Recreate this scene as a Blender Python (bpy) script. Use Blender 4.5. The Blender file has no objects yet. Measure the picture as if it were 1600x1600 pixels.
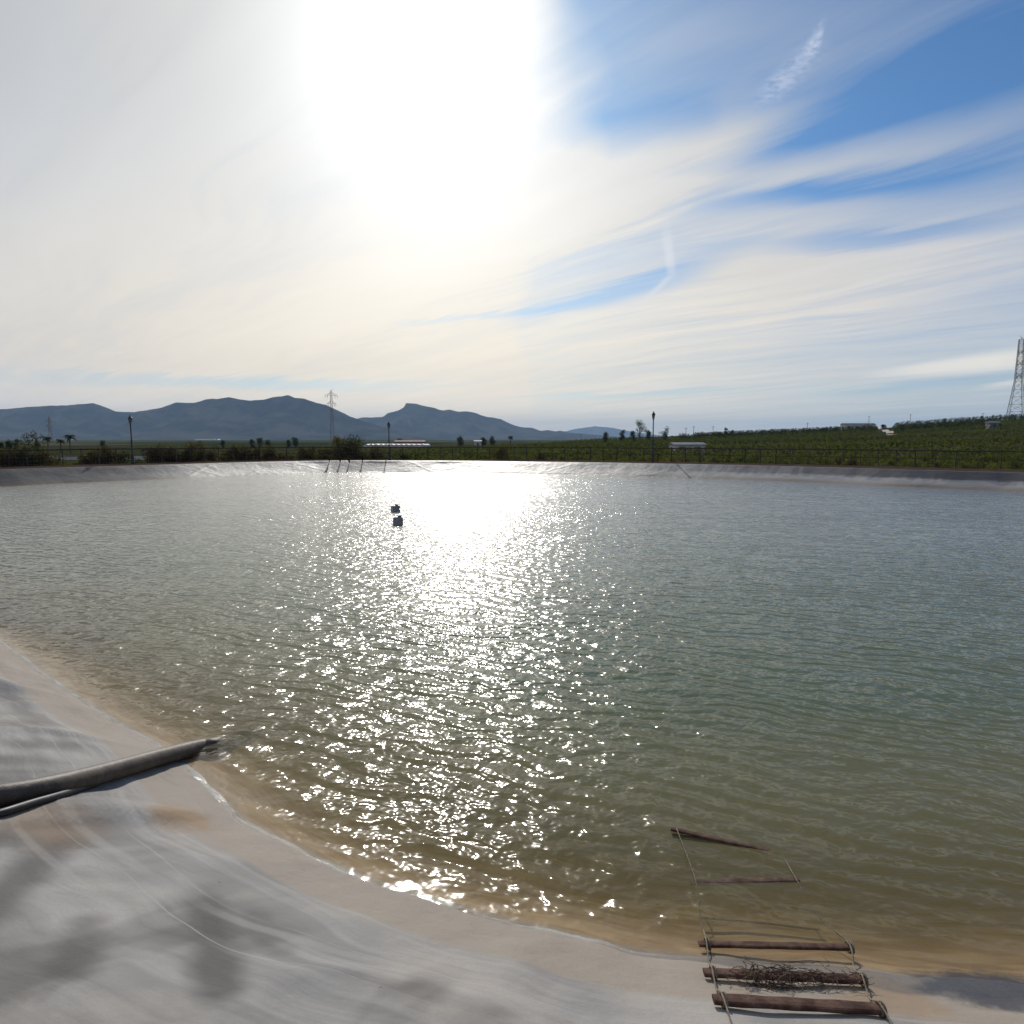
import bpy, bmesh, math, random
import numpy as np
from mathutils import Vector, Matrix
R = math.radians
PI = math.pi
random.seed(7)
rng = np.random.default_rng(7)
scn = bpy.context.scene
C = scn.collection

# ------------------------------------------------------------------ camera
CAM = Vector((0.0, 0.0, 2.5))
PITCH = R(6.1)
F = 1066.7                       # focal length in pixels of the 1600 px photograph
cam_d = bpy.data.cameras.new("camera")
cam_d.lens = 24; cam_d.sensor_width = 36
cam_d.clip_start = 0.05; cam_d.clip_end = 60000
cam = bpy.data.objects.new("camera", cam_d); C.objects.link(cam)
cam.location = CAM; cam.rotation_euler = (R(90) - PITCH, 0, 0)
scn.camera = cam


def ray(px, py):
    a = (px - 800) / F; b = -(py - 800) / F
    cp, sp = math.cos(PITCH), math.sin(PITCH)
    return Vector((a, cp + b * sp, b * cp - sp))


def at_z(px, py, z=0.0):
    d = ray(px, py); t = (z - CAM.z) / d.z
    return CAM + d * t


def at_y(px, py, Y):
    d = ray(px, py); return CAM + d * (Y / d.y)


def azel(px, py):
    d = ray(px, py).normalized()
    return math.degrees(math.atan2(d.x, d.y)), math.degrees(math.asin(d.z))


# ------------------------------------------------------------------ exposure
scn.view_settings.view_transform = 'Standard'
scn.view_settings.look = 'None'
scn.view_settings.exposure = 0.0
scn.view_settings.gamma = 1.0
scn.view_settings.use_curve_mapping = False
cy = scn.cycles
cy.use_denoising = True
cy.max_bounces = 8; cy.diffuse_bounces = 2; cy.glossy_bounces = 3
cy.transmission_bounces = 6; cy.transparent_max_bounces = 12; cy.volume_bounces = 0
cy.sample_clamp_indirect = 4.0; cy.sample_clamp_direct = 60.0
cy.caustics_reflective = False; cy.caustics_refractive = True
cy.volume_max_steps = 64


# ------------------------------------------------------------------ node helper
class NB:
    """small expression builder for shader node trees"""
    def __init__(self, nt): self.nt = nt
    def n(self, typ, **kw):
        nd = self.nt.nodes.new(typ)
        for k, v in kw.items(): setattr(nd, k, v)
        return nd
    def link(self, a, b): self.nt.links.new(a, b)
    def put(self, sock, v):
        if v is None: return
        if isinstance(v, bpy.types.NodeSocket): self.link(v, sock)
        else:
            if hasattr(sock.default_value, '__len__') and not hasattr(v, '__len__'):
                v = (v,) * len(sock.default_value)
            elif hasattr(v, '__len__') and len(v) == 3 and len(sock.default_value) == 4:
                v = (*v, 1)
            sock.default_value = v
    def m(self, op, a, b=None, c=None, clamp=False):
        nd = self.n('ShaderNodeMath', operation=op, use_clamp=clamp)
        for i, v in enumerate((a, b, c)):
            if v is not None: self.put(nd.inputs[i], v)
        return nd.outputs[0]
    def add(self, a, b): return self.m('ADD', a, b)
    def sub(self, a, b): return self.m('SUBTRACT', a, b)
    def mul(self, a, b): return self.m('MULTIPLY', a, b)
    def mx(self, a, b): return self.m('MAXIMUM', a, b)
    def mn(self, a, b): return self.m('MINIMUM', a, b)
    def ramp(self, v, a, b, c=0.0, d=1.0, smooth=True):
        nd = self.n('ShaderNodeMapRange', interpolation_type='SMOOTHSTEP' if smooth else 'LINEAR', clamp=True)
        self.put(nd.inputs[0], v)
        for i, q in enumerate((a, b, c, d)): self.put(nd.inputs[i + 1], q)
        return nd.outputs[0]
    def mix(self, f, a, b, blend='MIX'):
        nd = self.n('ShaderNodeMix', data_type='RGBA', blend_type=blend)
        self.put(nd.inputs[0], f); self.put(nd.inputs[6], a); self.put(nd.inputs[7], b)
        return nd.outputs[2]
    def vec(self, x, y, z=0.0):
        nd = self.n('ShaderNodeCombineXYZ')
        for i, v in enumerate((x, y, z)): self.put(nd.inputs[i], v)
        return nd.outputs[0]
    def sep(self, v):
        nd = self.n('ShaderNodeSeparateXYZ'); self.link(v, nd.inputs[0]); return nd.outputs
    def vm(self, op, a, b=None, scale=None, out=0):
        nd = self.n('ShaderNodeVectorMath', operation=op)
        self.put(nd.inputs[0], a)
        if b is not None: self.put(nd.inputs[1], b)
        if scale is not None: self.put(nd.inputs['Scale'], scale)
        return nd.outputs[out]
    def noise(self, v, scale, detail=3.0, rough=0.5, dist=0.0, col=False, lac=2.0):
        nd = self.n('ShaderNodeTexNoise', noise_dimensions='3D')
        if v is not None: self.link(v, nd.inputs['Vector'])
        self.put(nd.inputs['Scale'], scale); nd.inputs['Detail'].default_value = detail
        nd.inputs['Roughness'].default_value = rough; nd.inputs['Distortion'].default_value = dist
        nd.inputs['Lacunarity'].default_value = lac
        return nd.outputs[1 if col else 0]
    def attr(self, name):
        return self.n('ShaderNodeAttribute', attribute_name=name, attribute_type='GEOMETRY').outputs['Fac']
    def pos(self):
        return self.n('ShaderNodeNewGeometry').outputs['Position']
    def obj(self):
        return self.n('ShaderNodeTexCoord').outputs['Object']


# ------------------------------------------------------------------ sun and sky
SAZ, SEL = azel(672, 92)
SUN_DIR = Vector((math.sin(R(SAZ)) * math.cos(R(SEL)), math.cos(R(SAZ)) * math.cos(R(SEL)), math.sin(R(SEL))))
sun_d = bpy.data.lights.new("sun", 'SUN')
sun_d.energy = 3.2; sun_d.angle = R(0.53); sun_d.color = (1.0, 0.95, 0.87)
sun = bpy.data.objects.new("sun", sun_d); C.objects.link(sun)
sun.rotation_euler = SUN_DIR.to_track_quat('Z', 'Y').to_euler()
sun.location = (0, 0, 60)

world = bpy.data.worlds.new("World"); scn.world = world; world.use_nodes = True
nt = world.node_tree; nt.nodes.clear(); b = NB(nt)
out = b.n('ShaderNodeOutputWorld'); bg = b.n('ShaderNodeBackground')
STR = 0.1
bg.inputs[1].default_value = STR
sky = b.n('ShaderNodeTexSky', sky_type='NISHITA'); sky.sun_disc = False
sky.sun_elevation = R(SEL); sky.sun_rotation = R(SAZ)
sky.air_density = 1.0; sky.dust_density = 0.6; sky.ozone_density = 2.5; sky.altitude = 100
gen = b.n('ShaderNodeTexCoord').outputs['Generated']
gen = b.vm('NORMALIZE', gen)
gx, gy, gz = b.sep(gen)
AZ = b.mul(b.m('ARCTAN2', gx, gy), 180 / PI)
EL = b.mul(b.m('ARCSINE', gz), 180 / PI)
TH = b.mul(b.m('ARCCOSINE', b.vm('DOT_PRODUCT', gen, tuple(SUN_DIR), out=1)), 180 / PI)
# cirrus sheet coordinates: a flat layer high above, streaks all run towards one azimuth
zz = b.add(b.mx(gz, 0.0), 0.07)
cxp, cyp = b.m('DIVIDE', gx, zz), b.m('DIVIDE', gy, zz)
SA = R(-44)
along = b.add(b.mul(cxp, math.sin(SA)), b.mul(cyp, math.cos(SA)))
across = b.sub(b.mul(cxp, math.cos(SA)), b.mul(cyp, math.sin(SA)))
warp = b.noise(b.vec(b.mul(along, 0.5), b.mul(across, 0.8)), 1.0, 2)
acr = b.add(across, b.mul(b.sub(warp, 0.5), 0.7))
st1 = b.noise(b.vec(b.mul(along, 0.30), b.mul(acr, 1.3), 3.1), 1.0, 4, 0.55)
st2 = b.noise(b.vec(b.mul(along, 0.7), b.mul(acr, 4.5), 7.7), 1.0, 5, 0.6)
st3 = b.noise(b.vec(b.mul(along, 1.5), b.mul(acr, 14.0), 1.7), 1.0, 4, 0.6)
soft = b.noise(b.vec(b.mul(AZ, 0.06), b.mul(EL, 0.09), 0.0), 1.0, 3, 0.5)


def capsule(p0, p1, w0, w1, wob=1.0, end=0.35):
    """soft streak lying between two directions of the sky; widths in degrees"""
    a0, e0 = azel(*p0); a1, e1 = azel(*p1)
    dx, dy = a1 - a0, e1 - e0; L = math.hypot(dx, dy); dx /= L; dy /= L
    u = b.add(b.mul(b.sub(AZ, a0), dx), b.mul(b.sub(EL, e0), dy))
    v = b.sub(b.mul(b.sub(EL, e0), dx), b.mul(b.sub(AZ, a0), dy))
    v = b.add(v, b.mul(b.sub(st2, 0.5), wob * 2.2))
    v = b.add(v, b.mul(b.sub(soft, 0.5), wob * 3.0)); v = b.add(v, b.mul(b.sub(st3, 0.5), wob * 1.8))
    w = b.ramp(u, 0, L, w0, w1, smooth=False)
    q = b.m('DIVIDE', b.m('ABSOLUTE', v), w)
    body = b.ramp(q, 0.15, 1.0, 1.0, 0.0)
    ends = b.mul(b.ramp(u, -L * end, L * end, 0, 1), b.ramp(u, L * (1 - end), L * (1 + end), 1, 0))
    return b.mul(body, ends)


def az_of(px): return azel(px, 400)[0]
# how much of the sky is veiled
left = b.ramp(b.add(AZ, b.mul(b.sub(soft, 0.5), 14.0)), az_of(790), az_of(980), 1.0, 0.0)
low = b.ramp(b.add(EL, b.mul(b.sub(st1, 0.5), 10.0)), 9.0, 27.0, 1.0, 0.0)
rfade = b.ramp(AZ, 2.0, 38.0, 1.0, 0.72)
low = b.mul(low, rfade)
cov = b.mx(left, b.mul(low, 0.90))
cov = b.mx(cov, 0.13)
cov = b.add(cov, b.mul(b.sub(st1, 0.5), 0.30))
rt = b.ramp(AZ, -8.0, 14.0, 0.55, 1.0)
cov = b.add(cov, b.mul(b.mul(b.sub(st2, 0.5), 0.50), rt))
cov = b.add(cov, b.mul(b.mul(b.sub(st3, 0.5), 0.32), rt))
for p0, p1, w0, w1, k in (
        ((820, 330), (1270, 178), 6.0, 1.9, 0.80),
        ((1020, 305), (1620, 170), 1.6, 3.0, 0.40),
        ((1120, 425), (1640, 372), 1.8, 3.0, 0.36),
        ((980, 360), (1450, 330), 2.2, 1.4, 0.28),
        ((860, 90), (1500, 20), 6.0, 3.0, 0.20),
        ((1060, 440), (1500, 470), 3.0, 3.0, 0.22),
        ((1120, 170), (1180, 150), 2.0, 2.2, 0.12)):
    cov = b.add(cov, b.mul(capsule(p0, p1, w0, w1), k))
for p0, p1, w0, w1, k in (
        ((1010, 285), (1290, 205), 0.9, 2.4, 0.45),
        ((1250, 205), (1640, 70), 2.6, 5.0, 0.40),
        ((1150, 325), (1620, 225), 1.1, 2.0, 0.40),
        ((1240, 395), (1560, 345), 0.9, 0.9, 0.42),
        ((830, 490), (1110, 415), 0.7, 1.5, 0.50),
        
        ((60, 585), (640, 600), 0.9, 0.7, 0.38),
        ((640, 505), (860, 484), 0.35, 0.5, 0.25),
        ((1290, 610), (1600, 588), 0.5, 0.6, 0.25),
        ((860, 625), (1120, 612), 0.4, 0.45, 0.30)):
    cov = b.sub(cov, b.mul(capsule(p0, p1, w0, w1, 0.55), k))
cov = b.m('ADD', cov, 0.0, clamp=True)
# small bright features: mottled puff, thin curved contrails, low lens clouds
puff_n = b.noise(b.vec(b.mul(AZ, 0.9), b.mul(EL, 2.6), 0), 1.0, 4, 0.65, 0.6)
puff = b.mx(capsule((1285, 40), (1262, 95), 0.35, 1.25, 0.25), b.mul(capsule((1275, 80), (1190, 160), 1.3, 1.2, 0.3), 0.75))
puff = b.mul(puff, b.ramp(puff_n, 0.28, 0.70))
con = b.mx(capsule((1040, 365), (1049, 430), 0.65, 0.5, 0.1), capsule((1050, 430), (1000, 475), 0.35, 0.3, 0.1))
con = b.mx(con, b.mul(capsule((1005, 470), (955, 505), 0.3, 0.4, 0.15), 0.6))
lens = b.mx(capsule((1385, 583), (1640, 556), 0.55, 1.2, 0.12), capsule((975, 606), (1055, 603), 0.6, 0.5, 0.1))
lens = b.mx(lens, b.mul(capsule((1110, 650), (1330, 636), 0.25, 0.2, 0.1), 0.6))
lens = b.mx(lens, b.mul(capsule((1540, 605), (1640, 590), 0.3, 0.4, 0.1), 0.7))

# light scattered by the thin cloud: strong forward lobe around the sun
def expo(k): return b.m('POWER', math.e, b.mul(TH, -1.0 / k))
g2 = b.m('POWER', math.e, b.mul(b.mul(TH, TH), -1.0 / (5.2 * 5.2)))
g1 = b.m('POWER', math.e, b.mul(b.mul(TH, TH), -1.0 / (1.6 * 1.6)))
Lc = b.add(0.47, b.add(b.mul(expo(14.0), 0.66), b.mul(expo(6.0), 0.85)))
Lc = b.add(Lc, b.mul(g2, 0.25)); Lc = b.add(Lc, b.mul(g1, 30.0))
mod = b.add(1.0, b.add(b.mul(b.sub(st1, 0.5), 0.14), b.mul(b.mul(b.sub(st2, 0.5), 0.20), rt)))
Lc = b.mul(Lc, mod)
warm = b.ramp(EL, 1.0, 24.0, 1.0, 0.0)
warm = b.mul(warm, b.ramp(TH, 20.0, 60.0, 1.0, 0.45))
tint = b.mix(warm, (0.87, 0.95, 1.08), (1.20, 1.05, 0.84))
tint = b.mix(b.ramp(TH, 14, 42), b.mix(warm, (1.0, 1.0, 0.985), (1.20, 1.08, 0.87)), tint)
cloud = b.vm('SCALE', tint, scale=b.mul(Lc, 1.0 / STR))
lowdim = b.add(b.ramp(EL, 2.0, 30.0, 1.5, 0.98), b.ramp(EL, 0.0, 6.0, 0.40, 0.0))
base = b.vm('MULTIPLY', sky.outputs[0], (0.37, 0.63, 0.87))
colr = b.mix(cov, base, b.vm('SCALE', cloud, scale=lowdim))
colr = b.mix(b.mul(puff, 0.6), colr, (0.70 / STR, 0.76 / STR, 0.90 / STR))
colr = b.mix(b.mul(con, 0.5), colr, (0.85 / STR, 0.86 / STR, 0.88 / STR))
colr = b.mix(b.mul(lens, 0.95), colr, (1.0 / STR, 0.95 / STR, 0.84 / STR))
b.link(colr, bg.inputs[0]); b.link(bg.outputs[0], out.inputs[0])
world.cycles.sampling_method = 'MANUAL'; world.cycles.sample_map_resolution = 1024


# ------------------------------------------------------------------ object helpers
def tag(o, label=None, cat=None, group=None, kind=None):
    if label: o['label'] = label
    if cat: o['category'] = cat
    if group: o['group'] = group
    if kind: o['kind'] = kind
    return o


def empty(name, loc=(0, 0, 0), rz=0.0, scale=1.0):
    o = bpy.data.objects.new(name, None); C.objects.link(o)
    o.location = loc; o.rotation_euler = (0, 0, rz); o.scale = (scale,) * 3
    o.empty_display_size = 0.2
    return o


def mesh_obj(name, verts, faces, mats, parent=None, smooth=False, midx=None):
    me = bpy.data.meshes.new(name)
    me.from_pydata([tuple(v) for v in (verts.tolist() if isinstance(verts, np.ndarray) else verts)], [],
                   faces.tolist() if isinstance(faces, np.ndarray) else faces)
    for m_ in (mats if isinstance(mats, (list, tuple)) else [mats]): me.materials.append(m_)
    if midx is not None: me.polygons.foreach_set('material_index', np.asarray(midx, dtype=np.int32))
    if smooth: me.polygons.foreach_set('use_smooth', np.ones(len(me.polygons), dtype=bool))
    me.update()
    o = bpy.data.objects.new(name, me); C.objects.link(o); o.parent = parent
    return o


def fattr(o, name, vals):
    a = o.data.attributes.new(name, 'FLOAT', 'POINT')
    a.data.foreach_set('value', np.asarray(vals, dtype=np.float32))


class MB:
    def __init__(self): self.v = []; self.f = []; self.mi = []
    def raw(self, v, f, mi=0):
        n = len(self.v); self.v += [tuple(p) for p in v]
        self.f += [tuple(i + n for i in q) for q in f]; self.mi += [mi] * len(f)
    def box(self, c, s, rz=0.0, mi=0, taper=1.0, rot=None):
        M = rot or Matrix.Rotation(rz, 3, 'Z'); c = Vector(c); v = []
        for k in (-1, 1):
            tk = taper if k > 0 else 1.0
            for i, j in ((-1, -1), (1, -1), (1, 1), (-1, 1)):
                v.append(c + M @ Vector((i * s[0] / 2 * tk, j * s[1] / 2 * tk, k * s[2] / 2)))
        self.raw(v, [(3, 2, 1, 0), (4, 5, 6, 7), (0, 1, 5, 4), (1, 2, 6, 5), (2, 3, 7, 6), (3, 0, 4, 7)], mi)
    def bar(self, a, c, w, mi=0):
        a, c = Vector(a), Vector(c); d = c - a; q = d.to_track_quat('Z', 'Y').to_matrix()
        self.box((a + c) / 2, (w, w, d.length), rot=q, mi=mi)
    def tube(self, pts, r, n=10, mi=0, caps=True, jitter=0.0):
        pts = [Vector(p) for p in pts]; k = len(pts)
        rr = r if hasattr(r, '__len__') else [r] * k
        v = []; f = []; prev = None
        for i, p in enumerate(pts):
            t = (pts[min(i + 1, k - 1)] - pts[max(i - 1, 0)]).normalized()
            if prev is None:
                up = Vector((0, 0, 1)) if abs(t.z) < 0.9 else Vector((1, 0, 0))
                x = t.cross(up).normalized()
            else: x = (prev - t * prev.dot(t)).normalized()
            prev = x; y = t.cross(x)
            for j in range(n):
                a = 2 * PI * j / n; q = rr[i] * (1 + (random.uniform(-jitter, jitter) if jitter else 0))
                v.append(p + x * math.cos(a) * q + y * math.sin(a) * q)
        for i in range(k - 1):
            for j in range(n):
                f.append((i * n + j, i * n + (j + 1) % n, (i + 1) * n + (j + 1) % n, (i + 1) * n + j))
        if caps:
            f.append(tuple(range(n - 1, -1, -1))); f.append(tuple((k - 1) * n + j for j in range(n)))
        self.raw(v, f, mi)
    def lathe(self, prof, n=16, c=(0, 0, 0), mi=0):
        v = []; f = []; k = len(prof)
        for r_, z in prof:
            for j in range(n):
                a = 2 * PI * j / n; v.append((c[0] + r_ * math.cos(a), c[1] + r_ * math.sin(a), c[2] + z))
        for i in range(k - 1):
            for j in range(n): f.append((i * n + j, i * n + (j + 1) % n, (i + 1) * n + (j + 1) % n, (i + 1) * n + j))
        f.append(tuple(range(n - 1, -1, -1))); f.append(tuple((k - 1) * n + j for j in range(n)))
        self.raw(v, f, mi)
    def build(self, name, mats, parent=None, smooth=False):
        return mesh_obj(name, self.v, self.f, mats, parent, smooth, self.mi)


def new_mat(name):
    m = bpy.data.materials.new(name); m.use_nodes = True
    m.node_tree.nodes.clear(); nb = NB(m.node_tree)
    o = nb.n('ShaderNodeOutputMaterial')
    return m, nb, o


def simple(name, c1, c2=None, scale=5.0, rough=0.7, metal=0.0, bump=0.0, detail=4, spec=0.5, lo=0.35, hi=0.65, bscale=None):
    m, nb, o = new_mat(name); p = nb.n('ShaderNodeBsdfPrincipled')
    v = nb.obj()
    if c2 is not None:
        f = nb.ramp(nb.noise(v, scale, detail, 0.6), lo, hi)
        nb.put(p.inputs['Base Color'], nb.mix(f, c1, c2))
    else: nb.put(p.inputs['Base Color'], c1)
    p.inputs['Roughness'].default_value = rough; p.inputs['Metallic'].default_value = metal
    p.inputs['Specular IOR Level'].default_value = spec
    if bump:
        bn = nb.n('ShaderNodeBump'); bn.inputs['Strength'].default_value = 1.0; bn.inputs['Distance'].default_value = bump
        nb.link(nb.noise(v, bscale or scale * 3, 4, 0.6), bn.inputs['Height']); nb.link(bn.outputs[0], p.inputs['Normal'])
    nb.link(p.outputs[0], o.inputs[0])
    return m


# ------------------------------------------------------------------ shoreline of the pond
near_px = [(0, 1003), (60, 1046), (130, 1092), (200, 1136), (262, 1172), (310, 1212), (380, 1278), (450, 1318),
           (540, 1358), (640, 1390), (740, 1420), (850, 1450), (960, 1478), (1060, 1494), (1160, 1500),
           (1280, 1508), (1400, 1524), (1500, 1532), (1600, 1536)]
far_px = [(1600, 768), (1500, 764), (1400, 760), (1300, 755), (1200, 751), (1100, 747.5), (1000, 744.5), (900, 742),
          (800, 740), (700, 738.5), (600, 738), (520, 738), (440, 740), (360, 743), (280, 747), (200, 750.5), (100, 755), (0, 760)]
ctrl = [at_z(*p) for p in near_px]
ctrl += [Vector(p) for p in ((3.6, 2.9, 0), (6.5, 3.2, 0), (12, 4.6, 0), (19, 8.2, 0), (24.5, 14, 0), (26.5, 22, 0))]
far_w = [at_z(*p) for p in far_px]
far_w = far_w[:1] + far_w[1:]
ctrl += far_w
ctrl += [Vector(p) for p in ((-32.5, 34.5, 0), (-35, 29, 0), (-31, 22, 0), (-23, 17, 0), (-14, 12.6, 0), (-9.0, 9.9, 0))]


def catmull(P, seg):
    res = []; n = len(P)
    for i in range(n):
        p0, p1, p2, p3 = P[i - 1], P[i], P[(i + 1) % n], P[(i + 2) % n]
        k = seg((p1 + p2) / 2, (p2 - p1).length)
        # centripetal parametrisation keeps uneven control points from overshooting
        t0 = 0; t1 = t0 + max((p1 - p0).length, 1e-4) ** .5; t2 = t1 + max((p2 - p1).length, 1e-4) ** .5; t3 = t2 + max((p3 - p2).length, 1e-4) ** .5
        for j in range(k):
            t = t1 + (t2 - t1) * j / k
            a1 = p0 * ((t1 - t) / (t1 - t0)) + p1 * ((t - t0) / (t1 - t0))
            a2 = p1 * ((t2 - t) / (t2 - t1)) + p2 * ((t - t1) / (t2 - t1))
            a3 = p2 * ((t3 - t) / (t3 - t2)) + p3 * ((t - t2) / (t3 - t2))
            b1 = a1 * ((t2 - t) / (t2 - t0)) + a2 * ((t - t0) / (t2 - t0))
            b2 = a2 * ((t3 - t) / (t3 - t1)) + a3 * ((t - t1) / (t3 - t1))
            res.append(b1 * ((t2 - t) / (t2 - t1)) + b2 * ((t - t1) / (t2 - t1)))
    return res


shore = catmull(ctrl, lambda m_, L: max(2, int(L / (0.10 if m_.length < 9 else 0.8))))
S = np.array([(p.x, p.y) for p in shore])
CEN = np.array((0.0, 25.0))
S1 = np.roll(S, -1, axis=0); SD = S1 - S; SL2 = (SD ** 2).sum(1) + 1e-12
SLEN = np.sqrt(SL2); SARC = np.concatenate([[0], np.cumsum(SLEN)[:-1]])


def sdist(x, y, arc=False):
    """signed distance to the shoreline: positive on land"""
    x = np.atleast_1d(np.asarray(x, float)).ravel(); y = np.atleast_1d(np.asarray(y, float)).ravel()
    outd = np.empty(len(x)); outa = np.empty(len(x))
    for i in range(0, len(x), 20000):
        X = x[i:i + 20000, None]; Y = y[i:i + 20000, None]
        t = np.clip(((X - S[:, 0]) * SD[:, 0] + (Y - S[:, 1]) * SD[:, 1]) / SL2, 0, 1)
        d2 = (X - S[:, 0] - t * SD[:, 0]) ** 2 + (Y - S[:, 1] - t * SD[:, 1]) ** 2
        k = d2.argmin(1); r_ = np.arange(len(k))
        c1 = (S[:, 1] > Y) != (S1[:, 1] > Y)
        with np.errstate(divide='ignore', invalid='ignore'):
            xi = S[:, 0] + (Y - S[:, 1]) * SD[:, 0] / SD[:, 1]
        ins = (c1 & (X < xi)).sum(1) % 2 == 1
        outd[i:i + 20000] = np.sqrt(d2[r_, k]) * np.where(ins, -1, 1)
        outa[i:i + 20000] = SARC[k] + t[r_, k] * SLEN[k]
    return (outd, outa) if arc else outd


# value noise in numpy
_perm = rng.random((256, 256))
def vnoise(x, y, s=1.0, seed=0):
    x = np.asarray(x) * s + seed * 17.31; y = np.asarray(y) * s + seed * 9.77
    xi = np.floor(x).astype(int); yi = np.floor(y).astype(int); fx = x - xi; fy = y - yi
    fx = fx * fx * (3 - 2 * fx); fy = fy * fy * (3 - 2 * fy)
    g = lambda a, c: _perm[a % 256, c % 256]
    return (g(xi, yi) * (1 - fx) + g(xi + 1, yi) * fx) * (1 - fy) + (g(xi, yi + 1) * (1 - fx) + g(xi + 1, yi + 1) * fx) * fy
def fbm(x, y, s=1.0, o=4, seed=0, g=0.5):
    r_ = 0; a = 1; t = 0
    for i in range(o):
        r_ = r_ + a * vnoise(x, y, s * 2 ** i, seed + i * 3); t += a; a *= g
    return r_ / t
def sstep(a, c, x):
    t = np.clip((x - a) / (c - a), 0, 1); return t * t * (3 - 2 * t)


BERM = 0.8
def liner_z(x, y, d, arc):
    z = np.minimum(0.4 * d, BERM + 0.006)
    z = np.maximum(z, -3.0 + 0 * z)
    r = np.hypot(x, y)
    nearw = 1 - sstep(12, 20, r)
    hump = (fbm(x, y, 0.9, 2, 5) - 0.5) * 0.13 * (1 - 0.8 * sstep(0.6, 1.4, x)) + (fbm(x, y, 2.6, 2, 9) - 0.5) * 0.035
    # soft folds in the sheet running down the bank
    q = arc * 1.25 + (fbm(x, y, 0.8, 2, 21) - 0.5) * 2.6
    fold = np.exp(-((q - np.round(q)) / 0.16) ** 2) * (0.05 * vnoise(np.round(q), 0 * q, 1.0, 4) ** 2 * 2)
    fold *= sstep(0.1, 0.6, d) * sstep(2.0, 1.3, d) * (1 - sstep(0.5, 1.2, x))
    z = z + nearw * (fbm(x, y, 4.5, 3, 13) - 0.5) * 0.030 * (1 - sstep(0.1, 0.5, np.abs(d)))
    z = z + nearw * (hump * sstep(2.1, 1.4, d) * (0.25 + 0.75 * sstep(0.0, 0.5, np.abs(d))) + fold)
    # far banks: sheets welded on the skew leave creases
    lean = np.where(x > -4, -1.0, 1.0)
    s = (arc + lean * d * 1.7) / 4.6
    cre = np.exp(-((s - np.round(s)) * 4.6 / 0.13) ** 2) * 0.016 * (0.2 + vnoise(np.round(s) * 3.3, 0 * s, 1.0, 2))
    s2 = (arc - lean * d * 1.3 + 3) / 7.9
    cre = np.maximum(cre, np.exp(-((s2 - np.round(s2)) * 7.9 / 0.11) ** 2) * 0.012)
    z = z + (1 - nearw) * (cre + (fbm(x, y, 0.35, 3, 2) - 0.5) * 0.10) * sstep(0.0, 0.3, d) * sstep(2.0, 1.6, d)
    return z


hill_px = [(-4000, 700), (0, 700), (600, 697), (800, 695), (870, 692), (950, 688), (1050, 685), (1130, 681), (1200, 678), (1300, 673), (1360, 670),
           (1480, 661), (1600, 654), (2000, 648), (6000, 640)]
def ground_z(x, y, d):
    t = 800 + F * x / np.maximum(y, 1.0)
    yp = np.interp(t, [p[0] for p in hill_px], [p[1] for p in hill_px])
    H = np.maximum(CAM.z + (686 - yp) / F * 430 + 1.8, 0.0) * (y > 1)
    f = np.clip((y - 72) / (430 - 72), 0, 1)
    k = 6.0; ff = np.floor(f * k) / k + sstep(0.70, 1.0, (f * k) % 1.0) / k          # terraces
    f = 0.25 * f + 0.75 * np.minimum(ff, 1.0)
    plain = -1.8 + H * f * (1 - sstep(505, 640, y)) + (fbm(x, y, 0.01, 3, 3) - 0.5) * 0.8 * sstep(60, 200, np.hypot(x, y))
    basin = np.maximum(0.4 * d - 0.16, -3.4)
    top = BERM + (fbm(x, y, 0.9, 3, 8) - 0.5) * 0.05 - 0.02
    z = np.where(d < 2.05, np.minimum(basin, BERM - 0.16), top)
    return np.where(d > 7.6, top + (plain - top) * np.clip((d - 7.6) / 4.5, 0, 1), z)


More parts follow.
